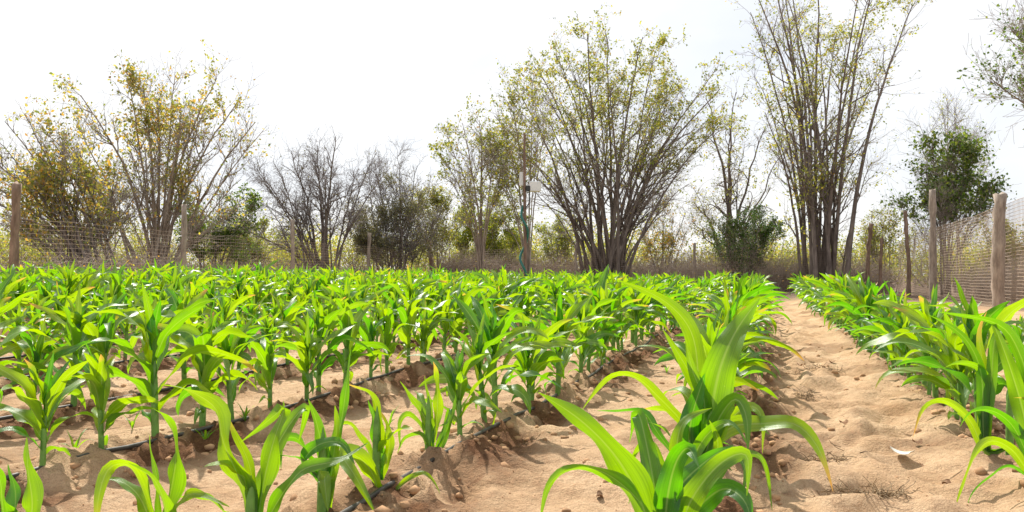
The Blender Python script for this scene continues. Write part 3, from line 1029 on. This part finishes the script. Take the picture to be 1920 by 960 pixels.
top_heavy = lambda p, h: np.clip((p[:, 2] / h - 0.25) * 1.8, 0.03, 1)
TG = 'trees beyond the fence'
make_tree('tree', (302, 490), 22, [(160, 150), (215, 115), (268, 135), (330, 118), (400, 120), (450, 150), (488, 200), (512, 228), (470, 330), (205, 230),
          (255, 210), (360, 180), (420, 250), (175, 330), (448, 375), (300, 170), (120, 220), (240, 330)],
          'wide open tree with many grey stems and sparse orange brown leaves', r0=0.10, extra=6, leaf_n=4600, leaf_s=0.085, fol='f_gold', bark='bark', seed=1,
          side=8, sub=6, wander=0.11, leafmask=top_heavy, clump=.55, group=TG)
make_tree('tree', (205, 485), 20, [(-80, 330), (-20, 235), (40, 205), (0, 285), (100, 250), (150, 290), (-60, 390), (60, 330), (235, 300), (110, 400), (-40, 280), (40, 420), (180, 400), (240, 390)],
          'low spreading tree with dense golden yellow leaves leaning over the left post', r0=0.085, extra=5, leaf_n=3600, leaf_s=0.085, fol='f_gold', bark='bark_dark', seed=2,
          bow=0.35, side=8, sub=6, leafmask=lambda p, h: np.clip(p[:, 2] / h * 1.4 - .1, .15, 1), clump=.6, group=TG)
make_tree('tree', (140, 488), 24, [(30, 350), (90, 330), (140, 320), (190, 335), (240, 360), (10, 400), (130, 390), (70, 420), (200, 410)],
          'dull green small tree below the golden one, behind the left fence', r0=0.05, extra=5, leaf_n=4200, leaf_s=0.075, fol='f_grey', bark='bark_dark', seed=3,
          side=7, sub=6, group=TG)
make_tree('tree', (395, 488), 24, [(350, 360), (400, 345), (455, 355), (475, 390), (470, 430), (380, 400), (340, 430), (430, 400)],
          'small dark leafy tree at the right foot of the wide open tree', r0=0.05, extra=5, leaf_n=5000, leaf_s=0.08, fol='f_green', bark='bark_dark', seed=31,
          side=7, sub=6, group=TG)
make_tree('tree', (606, 492), 27, [(505, 285), (545, 262), (592, 250), (640, 248), (700, 262), (520, 350), (560, 310), (680, 310), (495, 390), (650, 330), (485, 330),
          (610, 280), (730, 300), (540, 400)],
          'bare leafless tree with dark grey twisting branches', r0=0.10, extra=5, leaf_n=260, leaf_s=0.06, fol='f_grey', bark='bark_dark', twig='twig_grey', seed=4,
          wander=0.17, side=9, sub=8, fine=4, side_len=0.32, up=0.0, group=TG)
make_tree('bush', (735, 492), 29, [(655, 370), (690, 340), (730, 330), (770, 335), (810, 350), (840, 400), (650, 420), (820, 430), (720, 390), (770, 400), (700, 430), (790, 440), (660, 450)],
          'dense grey green thicket bush right of the bare tree', 'bush', r0=0.04, extra=16, leaf_n=9500, leaf_s=0.065, fol='f_grey', bark='bark_dark', twig='twig_grey', seed=5,
          spread_base=0.8, side=9, sub=7, fine=3, clump=.35, group='bushes beyond the fence')
make_tree('tree', (745, 490), 30, [(700, 290), (740, 275), (770, 300), (810, 330), (690, 330)],
          'bare twiggy tree rising out of the grey green thicket', r0=0.06, extra=3, leaf_n=200, leaf_s=0.06, fol='f_grey', bark='bark_dark', twig='twig_grey', seed=6,
          side=8, sub=8, fine=4, wander=0.15, group=TG)
make_tree('tree', (815, 492), 33, [(785, 360), (815, 345), (845, 360), (850, 400), (775, 400), (830, 420)],
          'small light green tree beside the thicket bush', r0=0.05, extra=6, leaf_n=4500, leaf_s=0.075, fol='f_olive', seed=7, bark='bark', group=TG)
make_tree('tree', (902, 494), 28, [(905, 250), (870, 215), (825, 290), (835, 235), (900, 190), (940, 230), (850, 330)],
          'slender upright tree with thin straight trunk and loose left leaning crown', r0=0.075, extra=3, leaf_n=2600, leaf_s=0.085, fol='f_olive', bark='bark_pale', seed=8,
          spread_base=0.08, bow=0.08, side=8, sub=6, side_t0=0.45, group=TG)
make_tree('tree', (992, 498), 27, [(900, 290), (930, 190), (960, 150), (985, 260), (1010, 180), (880, 340), (1000, 120)],
          'thin curved tree standing right behind the sensor pole', r0=0.08, extra=3, leaf_n=2300, leaf_s=0.085, fol='f_olive', bark='bark', seed=9,
          spread_base=0.08, bow=0.05, side=8, sub=6, side_t0=0.45, group=TG)
make_tree('bush', (925, 494), 36, [(860, 400), (880, 375), (920, 365), (960, 375), (985, 400), (850, 440), (990, 440), (920, 430)],
          'rounded yellow green bush between the two slender trunks', 'bush', r0=0.04, extra=12, leaf_n=11000, leaf_s=0.085, fol='f_lime', seed=10, spread_base=0.5,
          side=8, sub=6, clump=.3, group='bushes beyond the fence')
make_tree('tree', (1137, 502), 31, [(935, 240), (945, 150), (985, 95), (1040, 60), (1090, 40), (1140, 35), (1195, 45), (1245, 80), (1295, 130), (1335, 200), (1325, 265), (1290, 300),
          (1000, 170), (1060, 130), (1120, 110), (1180, 120), (1240, 160), (970, 290), (1010, 230), (1270, 220), (1020, 340), (1230, 250), (1350, 160), (1345, 235), (1310, 170), (925, 200), (930, 290), (1300, 250), (1335, 120)],
          'broad fan shaped tree of crowded stems with yellow green crown', r0=0.160, extra=14, leaf_n=11500, leaf_s=0.090, fol='f_olive', bark='bark_dark', seed=111,
          spread_base=0.42, bow=0.20, side=8, sub=6, fine=2, depth=0.5, wander=0.21, leafmask=lambda p, h: np.clip((p[:, 2] / h - .35) * 2, .04, 1), clump=.5, group=TG)
make_tree('tree', (1368, 505), 34, [(1305, 350), (1330, 215), (1290, 330), (1400, 160), (1450, 250), (1440, 330), (1355, 160), (1300, 420), (1420, 220), (1385, 250)],
          'crooked thin tree with bent dark limbs between the two tallest trees', r0=0.19, extra=0, leaf_n=1500, leaf_s=0.085, fol='f_olive', bark='bark_dark', seed=12,
          wander=0.42, bow=0.15, spread_base=0.15, side=7, sub=6, up=0.0, group=TG)
make_tree('bush', (1392, 503), 30, [(1345, 420), (1360, 400), (1390, 388), (1420, 395), (1442, 420), (1448, 450), (1340, 450), (1400, 430), (1430, 465), (1370, 440)],
          'small round dark green bush under the crooked tree', 'bush', r0=0.03, extra=16, leaf_n=9000, leaf_s=0.058, fol='f_dark', bark='bark_dark', seed=13, side_len=.2,
          spread_base=0.2, bow=0.5, side=9, sub=4, fine=2, clump=.1, jit=.2, depth=.8, group='bushes beyond the fence')
make_tree('tree', (1537, 522), 29, [(1375, 0), (1395, -50), (1445, -90), (1490, -70), (1530, -110), (1580, -80), (1640, -50), (1700, -10), (1690, 90), (1665, 200), (1620, 120), (1405, 120),
          (1395, 200), (1640, 290), (1440, 260), (1480, 40), (1560, 60), (1600, 0), (1430, 20)],
          'tallest tree of long straight brown stems reaching out of the picture', r0=0.165, extra=5, leaf_n=5600, leaf_s=0.085, fol='f_olive', bark='bark_dark', seed=14,
          spread_base=0.46, bow=0.14, side=8, sub=6, fine=2, side_len=0.2, wander=0.14, side_t0=.2, depth=0.6,
          leafmask=lambda p, h: np.clip(p[:, 2] / h, .25, 1), clump=.5, group=TG)
make_tree('tree', (1775, 532), 27, [(1715, 300), (1730, 250), (1775, 235), (1820, 260), (1845, 300), (1845, 340), (1715, 345), (1775, 300), (1740, 380), (1820, 385), (1790, 340)],
          'dark glossy green leafed tree behind the right net fence', r0=0.06, extra=3, leaf_n=4200, leaf_s=0.12, fol='f_green', bark='bark_dark', seed=15,
          spread_base=0.10, bow=0.02, side=14, sub=8, side_t0=0.5, side_len=0.15, clump=.4, depth=.6,
          leafmask=lambda p, h: np.clip((p[:, 2] / h - .45) * 5, 0, 1), group=TG)
make_tree('tree', (1785, 525), 32, [(1740, 200), (1770, 165), (1800, 175), (1830, 230), (1700, 260), (1860, 280)],
          'almost bare pale tree showing above the dark green one', r0=0.06, extra=2, leaf_n=500, leaf_s=0.07, fol='f_olive', bark='bark', twig='twig_grey', seed=16,
          side=8, sub=6, group=TG)
make_tree('tree', (2150, 560), 17, [(1862, 50), (1885, 25), (1880, 100), (1905, 145), (1915, 0), (1930, 70), (1945, 160), (1950, 230), (1980, 40), (1970, 120), (2100, -60), (2200, 60), (2280, 160)],
          'tree whose leafy branch tips hang in at the upper right corner', r0=0.10, extra=1, leaf_n=2300, leaf_s=0.075, fol='f_green', bark='bark', seed=17,
          spread_base=0.1, bow=0.05, side=10, sub=8, side_t0=0.6, side_len=0.14, clump=.5, group=TG)
make_tree('tree', (1652, 524), 32, [(1610, 420), (1640, 390), (1670, 400), (1700, 430), (1620, 450), (1690, 380)],
          'small thin leaved tree at the fence corner beside the tallest tree', r0=0.04, extra=4, leaf_n=2300, leaf_s=0.07, fol='f_olive', bark='bark_dark', seed=18, side=8, sub=6, group=TG)
make_tree('tree', (1245, 504), 33, [(1210, 400), (1240, 370), (1280, 390), (1190, 430), (1300, 420), (1260, 430)],
          'thin brown leafed sapling between the fan shaped and crooked trees', r0=0.035, extra=4, leaf_n=1500, leaf_s=0.07, fol='f_yellow', bark='bark_dark', seed=19, side=8, sub=6, group=TG)
make_tree('tree', (1050, 500), 36, [(1010, 420), (1050, 390), (1080, 400), (1090, 440), (1020, 450)],
          'small olive leafed tree just left of the fan shaped tree', r0=0.04, extra=4, leaf_n=2200, leaf_s=0.08, fol='f_lime', bark='bark', seed=20, side=8, sub=6, group=TG)
make_tree('tree', (475, 495), 31, [(420, 430), (460, 415), (500, 420), (530, 440), (440, 450), (490, 450)],
          'low pale green tree between the wide open tree and the bare tree', r0=0.04, extra=5, leaf_n=4200, leaf_s=0.085, fol='f_lime', bark='bark', seed=21, side=8, sub=6, group=TG)
make_tree('tree', (1880, 540), 30, [(1840, 420), (1880, 400), (1920, 410), (1960, 430), (1860, 450), (1930, 450)],
          'small olive tree seen through the net at the right frame edge', r0=0.045, extra=5, leaf_n=4200, leaf_s=0.085, fol='f_olive', bark='bark', seed=22, side=8, sub=6, group=TG)


# ------------------------------------------------------------------ dry undergrowth and far woodland
def fence_line(t, off):
    pass


FL = [(-10.2, 6.0), (-8.6, 11.0), (-8.1, 12.6), (-7.1, 16.7), (-6.1, 21.7), (-4.7, 26.5), (-3.45, 31.5)]   # left fence
FR0, FR1 = (5.05 + TAN * 3.0, 3.0), (14.15, 28.3)                                # right fence
FB = [(-3.45, 31.5), (2.0, 30.8), (7.4, 29.7), FR1]                                           # back fence


def poly_pts(poly, n, r, d0, d1, normal_sign):
    """random points on a strip beside a polyline"""
    poly = np.array(poly)
    seg = np.diff(poly, axis=0)
    L = np.linalg.norm(seg, axis=1)
    c = r.choice(len(L), size=n, p=L / L.sum())
    s = r.random(n)[:, None]
    p = poly[c] + seg[c] * s
    nrm = np.stack([-seg[c][:, 1], seg[c][:, 0]], 1) / L[c][:, None] * normal_sign
    return p + nrm * (d0 + (d1 - d0) * r.random(n)[:, None] ** 1.3)


r = np.random.default_rng(77)
pA = poly_pts(FL[1:], 1000, r, 0.7, 6.0, 1)
pB = poly_pts(FB, 1700, r, 0.7, 7.0, 1)
pC = poly_pts([FR0, FR1], 1700, r, 2.0, 9.0, -1)
pts0 = np.vstack([pA, pB, pC])
scale_h = 0.65 + 0.95 * vnoise(pts0[:, 0] * .5 + 9, pts0[:, 1] * .5 + 9)
m = 6
scale_h[:len(pA)] *= 0.62
q = np.repeat(pts0, m, 0) + r.normal(0, .16, (len(pts0) * m, 2))
hh = np.repeat(scale_h, m) * r.uniform(0.5, 1.3, len(q))
start = np.stack([q[:, 0], q[:, 1], np.full(len(q), -0.03)], 1)
dirs = norm(np.stack([r.normal(0, .45, len(q)), r.normal(0, .45, len(q)), np.ones(len(q))], 1))
b = grow(start, dirs, hh, 5, 0.22, 0.0, r)
rad = np.full((len(b), 5), 0.007) * (1 - 0.6 * np.linspace(0, 1, 5))[None]
tb = Tubes().add(b, rad, 3)
p2, T2, rd2, _, par = sample(b, rad, 4, 0.3, 1, r)
b2 = grow(p2, T2 * .6 + r.normal(0, .6, T2.shape), hh[par] * .35, 4, 0.25, 0.0, r)
tb.add(b2, np.full((len(b2), 4), 0.004), 3)
Vt, Ft = tb.arrays()
lp = b2[r.integers(len(b2), size=16000), 2]
Vl, Fl = leaves_mesh(lp + r.normal(0, .05, lp.shape), 0.055, r)
o = link('undergrowth', mesh_from('undergrowth', np.vstack([Vt, Vl]), [Ft, Fl + len(Vt)], [M['scrub'], M['f_yellow']], None,
         np.concatenate([np.zeros(len(Ft)), np.ones(len(Fl))])))
tag(o, 'dry brown twiggy undergrowth standing outside the fences', 'undergrowth', None, 'stuff')

# far woodland: low crowns, many, read as one mass
Vs3, Fs3, Vs4, Fs4, n3 = [], [], [], [], 0
tbf = Tubes()
lpts = []
for k in range(300):
    ang = r.uniform(-0.72, 0.72)
    Y = r.uniform(42, 120)
    x = math.tan(ang) * Y + 2
    H = r.uniform(3.0, 5.4) * (Y / 70) ** 0.35
    nb_ = 7
    st = np.array([[x, Y, 0]]) + np.zeros((nb_, 1))
    dirs = norm(np.stack([r.normal(0, .5, nb_), r.normal(0, .5, nb_), np.ones(nb_)], 1))
    b = grow(st + r.normal(0, .3, (nb_, 3)) * [1, 1, 0], dirs, H * r.uniform(.6, 1, nb_), 6, 0.15, 0.02, r)
    tbf.add(b, np.full((nb_, 6), 0.05) * (1 - .8 * np.linspace(0, 1, 6))[None], 3)
    nl = int(900 * (45 / Y) ** .6)
    c = b[r.integers(nb_, size=nl), r.integers(2, 6, size=nl)]
    lpts.append(c + r.normal(0, H * 0.13, (nl, 3)))
lp = np.vstack(lpts)
lp = lp[lp[:, 2] > 0.05]
Vt, Ft = tbf.arrays()
Vl, Fl = leaves_mesh(lp, 0.16, r)
o = link('far_woodland', mesh_from('far_woodland', np.vstack([Vt, Vl]), [Ft, Fl + len(Vt)], [M['bark'], M['f_olive']], None,
         np.concatenate([np.zeros(len(Ft)), np.ones(len(Fl))])))
tag(o, 'low olive woodland along the horizon behind the fence trees', 'woodland', None, 'stuff')


# ------------------------------------------------------------------ fences
def post_mesh(h, rad, r, lean=(0, 0), knob=0.10, bend=0.03, k=9, taper=0.12):
    n = 15
    t = np.linspace(0, 1, n)
    wob = np.cumsum(r.normal(0, bend, (n, 2)), axis=0) * 0.35
    wob -= wob[0]
    p = np.stack([lean[0] * t + wob[:, 0], lean[1] * t + wob[:, 1], -0.3 + t * (h + 0.3)], 1)
    a = np.arange(k) * 2 * math.pi / k
    q = rad * (1 - taper * t)[:, None] * (1 + r.normal(0, knob * .35, (n, k))) * (1 + r.normal(0, knob, (n, 1)) * .6)
    ring = p[:, None, :] + q[..., None] * np.stack([np.cos(a), np.sin(a), np.zeros(k)], 1)[None]
    ring[-1, :, 2] += r.normal(0, rad * .25, k)
    V_ = ring.reshape(-1, 3)
    i = np.arange(n - 1)[:, None] * k
    j = np.arange(k)[None]
    F4 = np.stack([i + j, i + (j + 1) % k, i + k + (j + 1) % k, i + k + j], -1).reshape(-1, 4)
    top = np.vstack([V_, p[-1] + [0, 0, 0.004]])
    c = len(V_)
    F3 = np.array([[(n - 1) * k + jj, (n - 1) * k + (jj + 1) % k, c] for jj in range(k)])
    return top, [F4, F3]


def make_net(poly, h0, h1, r, cell=0.078, wr=0.0021, seg=0.3, wobble=0.05, z0=0.03):
    poly = np.array(poly, float)
    sg = np.diff(poly, axis=0)
    L = np.linalg.norm(sg, axis=1)
    cum = np.concatenate([[0], np.cumsum(L)])
    tot = cum[-1]

    def at(s):
        x = np.interp(s, cum, poly[:, 0])
        y = np.interp(s, cum, poly[:, 1])
        return x, y
    def pos(s, f):
        x, y = at(s)
        H = np.interp(s, [0, tot], [h0, h1]) - 0.10 * (vnoise(s * .35 + 3, s * 0 + 1.5))
        z = z0 + f * H + relief(x, y, False)[0]
        i = np.clip(np.searchsorted(cum, s, 'right') - 1, 0, len(L) - 1)
        nrm = np.stack([-sg[i][..., 1], sg[i][..., 0]], -1) / L[i][..., None]
        w = wobble * (fbm(s * .8, f * 2.2 + 4, 2) - .5) * 2
        z = z + 0.035 * (fbm(s * 0.9 + 8, f * 3, 2) - .5)
        return np.stack([x + nrm[..., 0] * w, y + nrm[..., 1] * w, z], -1)
    hm = max(h0, h1)
    nh = int(hm / cell)
    ss = np.arange(0, tot, seg)
    S_, Fv = np.meshgrid(ss, np.linspace(0, 1, nh + 1))
    tb = Tubes()
    tb.add(pos(S_.ravel(), Fv.ravel()).reshape(nh + 1, len(ss), 3), np.full((nh + 1, len(ss)), wr * 1.15), 3)
    sv = np.arange(0, tot, cell)
    fv = np.linspace(0, 1, 9)
    S2, F2 = np.meshgrid(sv, fv, indexing='ij')
    tb.add(pos(S2.ravel(), F2.ravel()).reshape(len(sv), len(fv), 3), np.full((len(sv), len(fv)), wr), 3)
    return tb


def make_fence(poly, posts, h0, h1, label, wr, cell, seed, cord='net_brown'):
    r = np.random.default_rng(seed)
    base = np.array([poly[0][0], poly[0][1], 0.0])
    t = empty('net_fence', base, label, 'fence', 'net fences around the maize field')
    V_, Fq = make_net(poly, h0, h1, r, cell, wr).arrays()
    link('net', mesh_from('fence_net', V_ - base, Fq, M[cord]), t)
    for (x, y, h, rad, lean, bend, m_, lab) in posts:
        V_, Fs_ = post_mesh(h, rad, r, lean, 0.15, bend)
        o = link('post', mesh_from('fence_post', V_, Fs_, M[m_]), t)
        o.location = (x - base[0], y - base[1], gz(x, y))
        if lab:
            o['label'] = lab
    return t


def on_left(px, Y):
    return P(px, 500, Y)[:2]


def post_from(px, top, Y, rad=0.06, lean=(0, 0), bend=.02, m_='post', lab=None, lt=None):
    p = P(px, 500, Y)
    h = P(px, top, Y)[2]
    if lt is not None:
        lean = ((lt - px) / F_PX * Y, 0.0)
    return (p[0], p[1] - 0.09, h, rad, lean, bend, m_, lab)


make_fence(FL, [
    post_from(28, 345, 12.55, 0.075, lt=36, bend=.015, m_='post_dark', lab='thick brown post'),
    post_from(346, 385, 16.6, 0.062, lt=348),
    post_from(550, 412, 21.3, 0.060, bend=.02),
    post_from(688, 437, 27.0, 0.065, lt=696),
    (-9.35, 8.6, 1.95, 0.07, (0.05, 0), .02, 'post', None)],
    1.45, 1.45, 'net fence with grey brown posts along the left side of the field', 0.0022, 0.08, 1)
make_fence(FB, [
    post_from(812, 450, 31.3, 0.085, lt=802, bend=.05, m_='post_dark', lab='leaning dark stump like post'),
    post_from(1080, 455, 30.6, 0.06), post_from(1300, 455, 30.0, 0.06),
    post_from(1622, 420, 28.6, 0.085, lt=1632, bend=.05, m_='post_dark', lab='dark crooked post')],
    1.50, 1.62, 'low net fence across the back of the field before the undergrowth', 0.0023, 0.085, 2)
make_fence([FR0, (10.50, 16.4), (12.30, 22.3), (13.68, 26.4), FR1], [
    post_from(1868, 364, 16.4, 0.125, lt=1872, bend=.03, lab='thickest grey knotty post'),
    post_from(1747, 357, 22.3, 0.105, lt=1744, bend=.01, lab='tall smooth tan post'),
    post_from(1702, 396, 26.4, 0.07, lt=1694, bend=.05, m_='post_dark', lab='thin crooked reddish post'),
    post_from(1648, 446, 28.2, 0.06, bend=.03, m_='post_dark'),
    (4.93 + TAN * 10.5, 10.5, 2.4, 0.11, (0.02, 0), .02, 'post', None)],
    2.62, 1.95, 'tall net fence with weathered posts along the right side of the field', 0.0046, 0.085, 3, 'net')

# ------------------------------------------------------------------ sensor pole
pb = P(984, 520, 15.0)
zb = gz(pb[0], pb[1])
sp_ = empty('sensor_pole', (pb[0], pb[1], zb), 'thin brown pole carrying white boxes and a twisted green hose', 'pole')
top_h = P(984, 250, 15.0)[2] - zb
n = 12
t_ = np.linspace(0, 1, n)
pl = np.stack([-0.03 * t_ + 0.012 * np.sin(t_ * 5), 0 * t_, -0.2 + t_ * (top_h + .2)], 1)
link('pole', Tubes().add(pl, 0.038 - 0.016 * t_, 8, 0.03).mesh('sensor_pole', M['pole']), sp_)


def box_mesh(name, c, s, m_, bev=0.012, rot=0.0):
    import bmesh
    bm = bmesh.new()
    bmesh.ops.create_cube(bm, size=1)
    bmesh.ops.scale(bm, vec=s, verts=bm.verts)
    bmesh.ops.bevel(bm, geom=bm.edges[:], offset=bev, segments=2, affect='EDGES')
    bmesh.ops.rotate(bm, matrix=Matrix.Rotation(rot, 3, 'Y'), verts=bm.verts)
    bmesh.ops.translate(bm, vec=c, verts=bm.verts)
    me = bpy.data.meshes.new(name)
    bm.to_mesh(me)
    bm.free()
    me.materials.append(m_)
    return me


def rel(px, py, Y=15.0):
    p = P(px, py, Y)
    return p - np.array([pb[0], pb[1], zb])


c = rel(1003, 350)
o = link('white_box', box_mesh('sensor_box', c, (0.23, 0.12, 0.20), M['white_box'], 0.015), sp_)
link('lid', box_mesh('sensor_box_lid', c + [0, -0.068, 0], (0.215, 0.014, 0.185), M['white_box'], 0.006), o)
c2 = rel(978, 335)
link('flat_panel', box_mesh('sensor_panel', c2 + [0, 0.05, 0], (0.09, 0.05, 0.27), M['white_box'], 0.01), sp_)
link('clamp', box_mesh('sensor_clamp', rel(990, 354) + [0, -0.05, 0], (0.085, 0.08, 0.11), M['black'], 0.01), sp_)
cb = spline([rel(992, 360) + [0, -.06, 0], rel(993, 375) + [0, -.07, 0], rel(990, 385) + [0, -.05, 0], rel(984, 392) + [0, -.04, 0]], 14)
link('cable', Tubes().add(cb, np.full(14, 0.012), 6).mesh('sensor_cable', M['black']), sp_)
th = np.linspace(0, 1, 90)
zt = rel(984, 385)[2]
z_ = zt * (1 - th)
ang = th * 4.4 * math.pi + 2.2
amp = 0.052 + 0.035 * np.sin(th * 9) ** 2
hx = -0.03 * (z_ / top_h) + amp * np.cos(ang)
hy = amp * np.sin(ang)
link('hose', Tubes().add(np.stack([hx, hy, z_ + 0.0], 1), np.full(90, 0.024), 8).mesh('green_hose', M['hose']), sp_)


# ------------------------------------------------------------------ small things on the ground
# clods
r = np.random.default_rng(9)
ico = []
import bmesh
bm = bmesh.new()
bmesh.ops.create_icosphere(bm, subdivisions=1, radius=1)
iv = np.array([v.co[:] for v in bm.verts])
if_ = np.array([[v.index for v in f.verts] for f in bm.faces])
bm.free()
Vs, Fs, n = [], [], 0
for k in range(6500):
    Y = 1.3 + 9 * r.random() ** 1.6
    rows = ROWS[:7]
    X0 = rows[r.integers(len(rows))]
    if r.random() < 0.7:
        x = X0 + TAN * Y + r.normal(0.12, 0.11)
    else:
        x = r.uniform(-5, 1.2) + TAN * Y
    s = 0.0025 + 0.022 * r.random() ** 3.6
    v = iv * (1 + r.normal(0, .18, (len(iv), 1))) * np.array([s, s * r.uniform(.7, 1.2), s * .75])
    Vs.append(v + [x, Y, 0]); Fs.append(if_ + n); n += len(iv)
Vc = np.vstack(Vs)
ctr = Vc.reshape(-1, len(iv), 3).mean(1)
zz = relief(ctr[:, 0], ctr[:, 1], True)[0]
Vc[:, 2] += np.repeat(zz, len(iv)) + 0.001
o = link('soil_clods', mesh_from('soil_clods', Vc, np.vstack(Fs), M['clod']))
tag(o, 'loose brown crumbs of soil scattered along the rows', 'soil clods', None, 'stuff')


def ground_pt(px, py):
    d = CR @ Vector(((px - 960) / F_PX, -(py - 480) / F_PX, -1))
    s = CAM_H / -d.z
    x, y = d.x * s, d.y * s
    z = float(relief(np.array([x]), np.array([y]), True)[0][0])
    s = (CAM_H - z) / -d.z
    return d.x * s, d.y * s, z


def straw_patch(px, py, label, n, spread, name='straw_tuft', L=0.07, hgt=0.02, m_='straw', seed=0):
    # where the view ray meets flat ground
    d = CR @ Vector(((px - 960) / F_PX, -(py - 480) / F_PX, -1))
    s = (CAM_H - 0.01) / -d.z
    x, y = d.x * s, d.y * s
    x, y, _z = ground_pt(px, py)
    r = np.random.default_rng(seed + 60)
    off = r.normal(0, spread, (n, 2)) * [1.0, 0.6]
    ps = np.stack([off[:, 0], off[:, 1]], 1)
    zz = relief(ps[:, 0] + x, ps[:, 1] + y, True)[0] + 0.006 + hgt * r.random(n) ** 1.5
    dirs = np.stack([r.normal(0, 1, n), r.normal(0, 1, n), r.normal(0.1, .25, n)], 1)
    b = grow(np.stack([ps[:, 0], ps[:, 1], zz], 1), dirs, L * r.uniform(.4, 1.3, n), 5, 0.25, 0, r)
    tb = Tubes().add(b, np.full((n, 5), 0.0014), 3)
    o = link(name, tb.mesh(name, M[m_]), None, (x, y, 0))
    tag(o, label, None, None, 'stuff')
    return x, y


straw_patch(1625, 948, 'largest dark tuft of dry straw at the bottom edge of the path', 380, 0.05, L=0.05, hgt=0.012, seed=1)
straw_patch(1500, 762, 'flat streak of dry straw on the path beside the big blade', 110, 0.05, L=0.05, hgt=0.006, seed=2)
straw_patch(1535, 700, 'thin straw wisp across the middle of the path', 90, 0.09, L=0.06, seed=3)
straw_patch(1545, 860, 'small straw litter left of the white scrap', 60, 0.05, L=0.05, seed=4)


def curl_sheet(px, py, label, size, m_, seed, name, cat, group=None):
    x, y, z = ground_pt(px, py)
    r = np.random.default_rng(seed)
    n = 9
    u, v = np.meshgrid(np.linspace(-1, 1, n), np.linspace(-1, 1, n))
    rr = 1 - 0.25 * np.abs(u * v) + r.normal(0, .03, u.shape)
    X = u * size[0] * rr
    Yv = v * size[1] * rr
    Z = size[2] * (0.6 * u ** 2 + 0.3 * np.sin(v * 2 + 1) + 0.2 * u * v) + 0.012
    top = np.stack([X, Yv, Z], -1).reshape(-1, 3)
    bot = top - [0, 0, 0.0015]
    idx = np.arange(n * n).reshape(n, n)
    q = np.stack([idx[:-1, :-1], idx[:-1, 1:], idx[1:, 1:], idx[1:, :-1]], -1).reshape(-1, 4)
    edge = list(idx[0, :-1]) + list(idx[:-1, -1]) + list(idx[-1, :0:-1]) + list(idx[:0:-1, 0])
    rim = np.array([[edge[i], edge[(i + 1) % len(edge)], edge[(i + 1) % len(edge)] + n * n, edge[i] + n * n] for i in range(len(edge))])
    me = mesh_from(name, np.vstack([top, bot]), np.vstack([q, q[:, ::-1] + n * n, rim]), M[m_])
    o = link(name, me, None, (x, y, z))
    o.rotation_euler.z = r.uniform(0, 3)
    tag(o, label, cat, group)
    return o


curl_sheet(1692, 855, 'crumpled white scrap lying in a hollow of the path', (0.045, 0.028, 0.02), 'scrap', 1, 'paper_scrap', 'litter')
DG = 'dead leaves lying on the sand'
for k, (px, py, lab) in enumerate([
        (1582, 798, 'brown curled dead leaf in the middle of the path'),
        (1560, 682, 'dark dead leaf beside the straw wisp on the path'),
        (1500, 688, 'dead leaf close to the left edge of the path'),
        (1735, 882, 'dark dead leaf in a pit below the white scrap'),
        (1775, 915, 'crumpled dead leaf near the mound at bottom right'),
        (1125, 938, 'dead leaf under the long bent blade in front'),
        (1545, 615, 'small dead leaf far up the path'),
        (1720, 835, 'dead leaf just above the white scrap')]):
    curl_sheet(px, py, lab, (0.020, 0.012, 0.014), 'dead', 10 + k, 'dead_leaf', 'dead leaf', DG)

# seedlings between the rows
WG = 'small grass weeds between the rows'
r5 = random.Random(55)
for k, (px, py, lab) in enumerate([
        (140, 850, 'small grass weed right of the short front left maize plant'),
        (385, 830, 'pale green weed above the front left drip pipe'),
        (248, 805, 'small weed beside the lower left drip pipe'),
        (190, 720, 'weed near the second pipe on the left'),
        (730, 800, 'yellow green weed left of the slim upright plant'),
        (850, 800, 'weed at the foot of the plants in the pipe row'),
        (460, 790, 'small weed between the pipes at left centre'),
        (1250, 700, 'weed close behind the tall front maize plants')]):
    x, y, z = ground_pt(px, py)
    t = empty('weed', (x, y, z), lab, 'weed', WG)
    for j in range(5):
        V_, F_, U_ = arc_leaf(r5, np.array([0, 0, 0.0]), j * 1.3 + r5.uniform(-.4, .4), r5.uniform(.06, .12), 0.011, R(r5.uniform(50, 80)), R(r5.uniform(30, 90)), 8, 2)
        link('leaf', mesh_from('weed_leaf', V_, F_, M['blade'], U_), t)
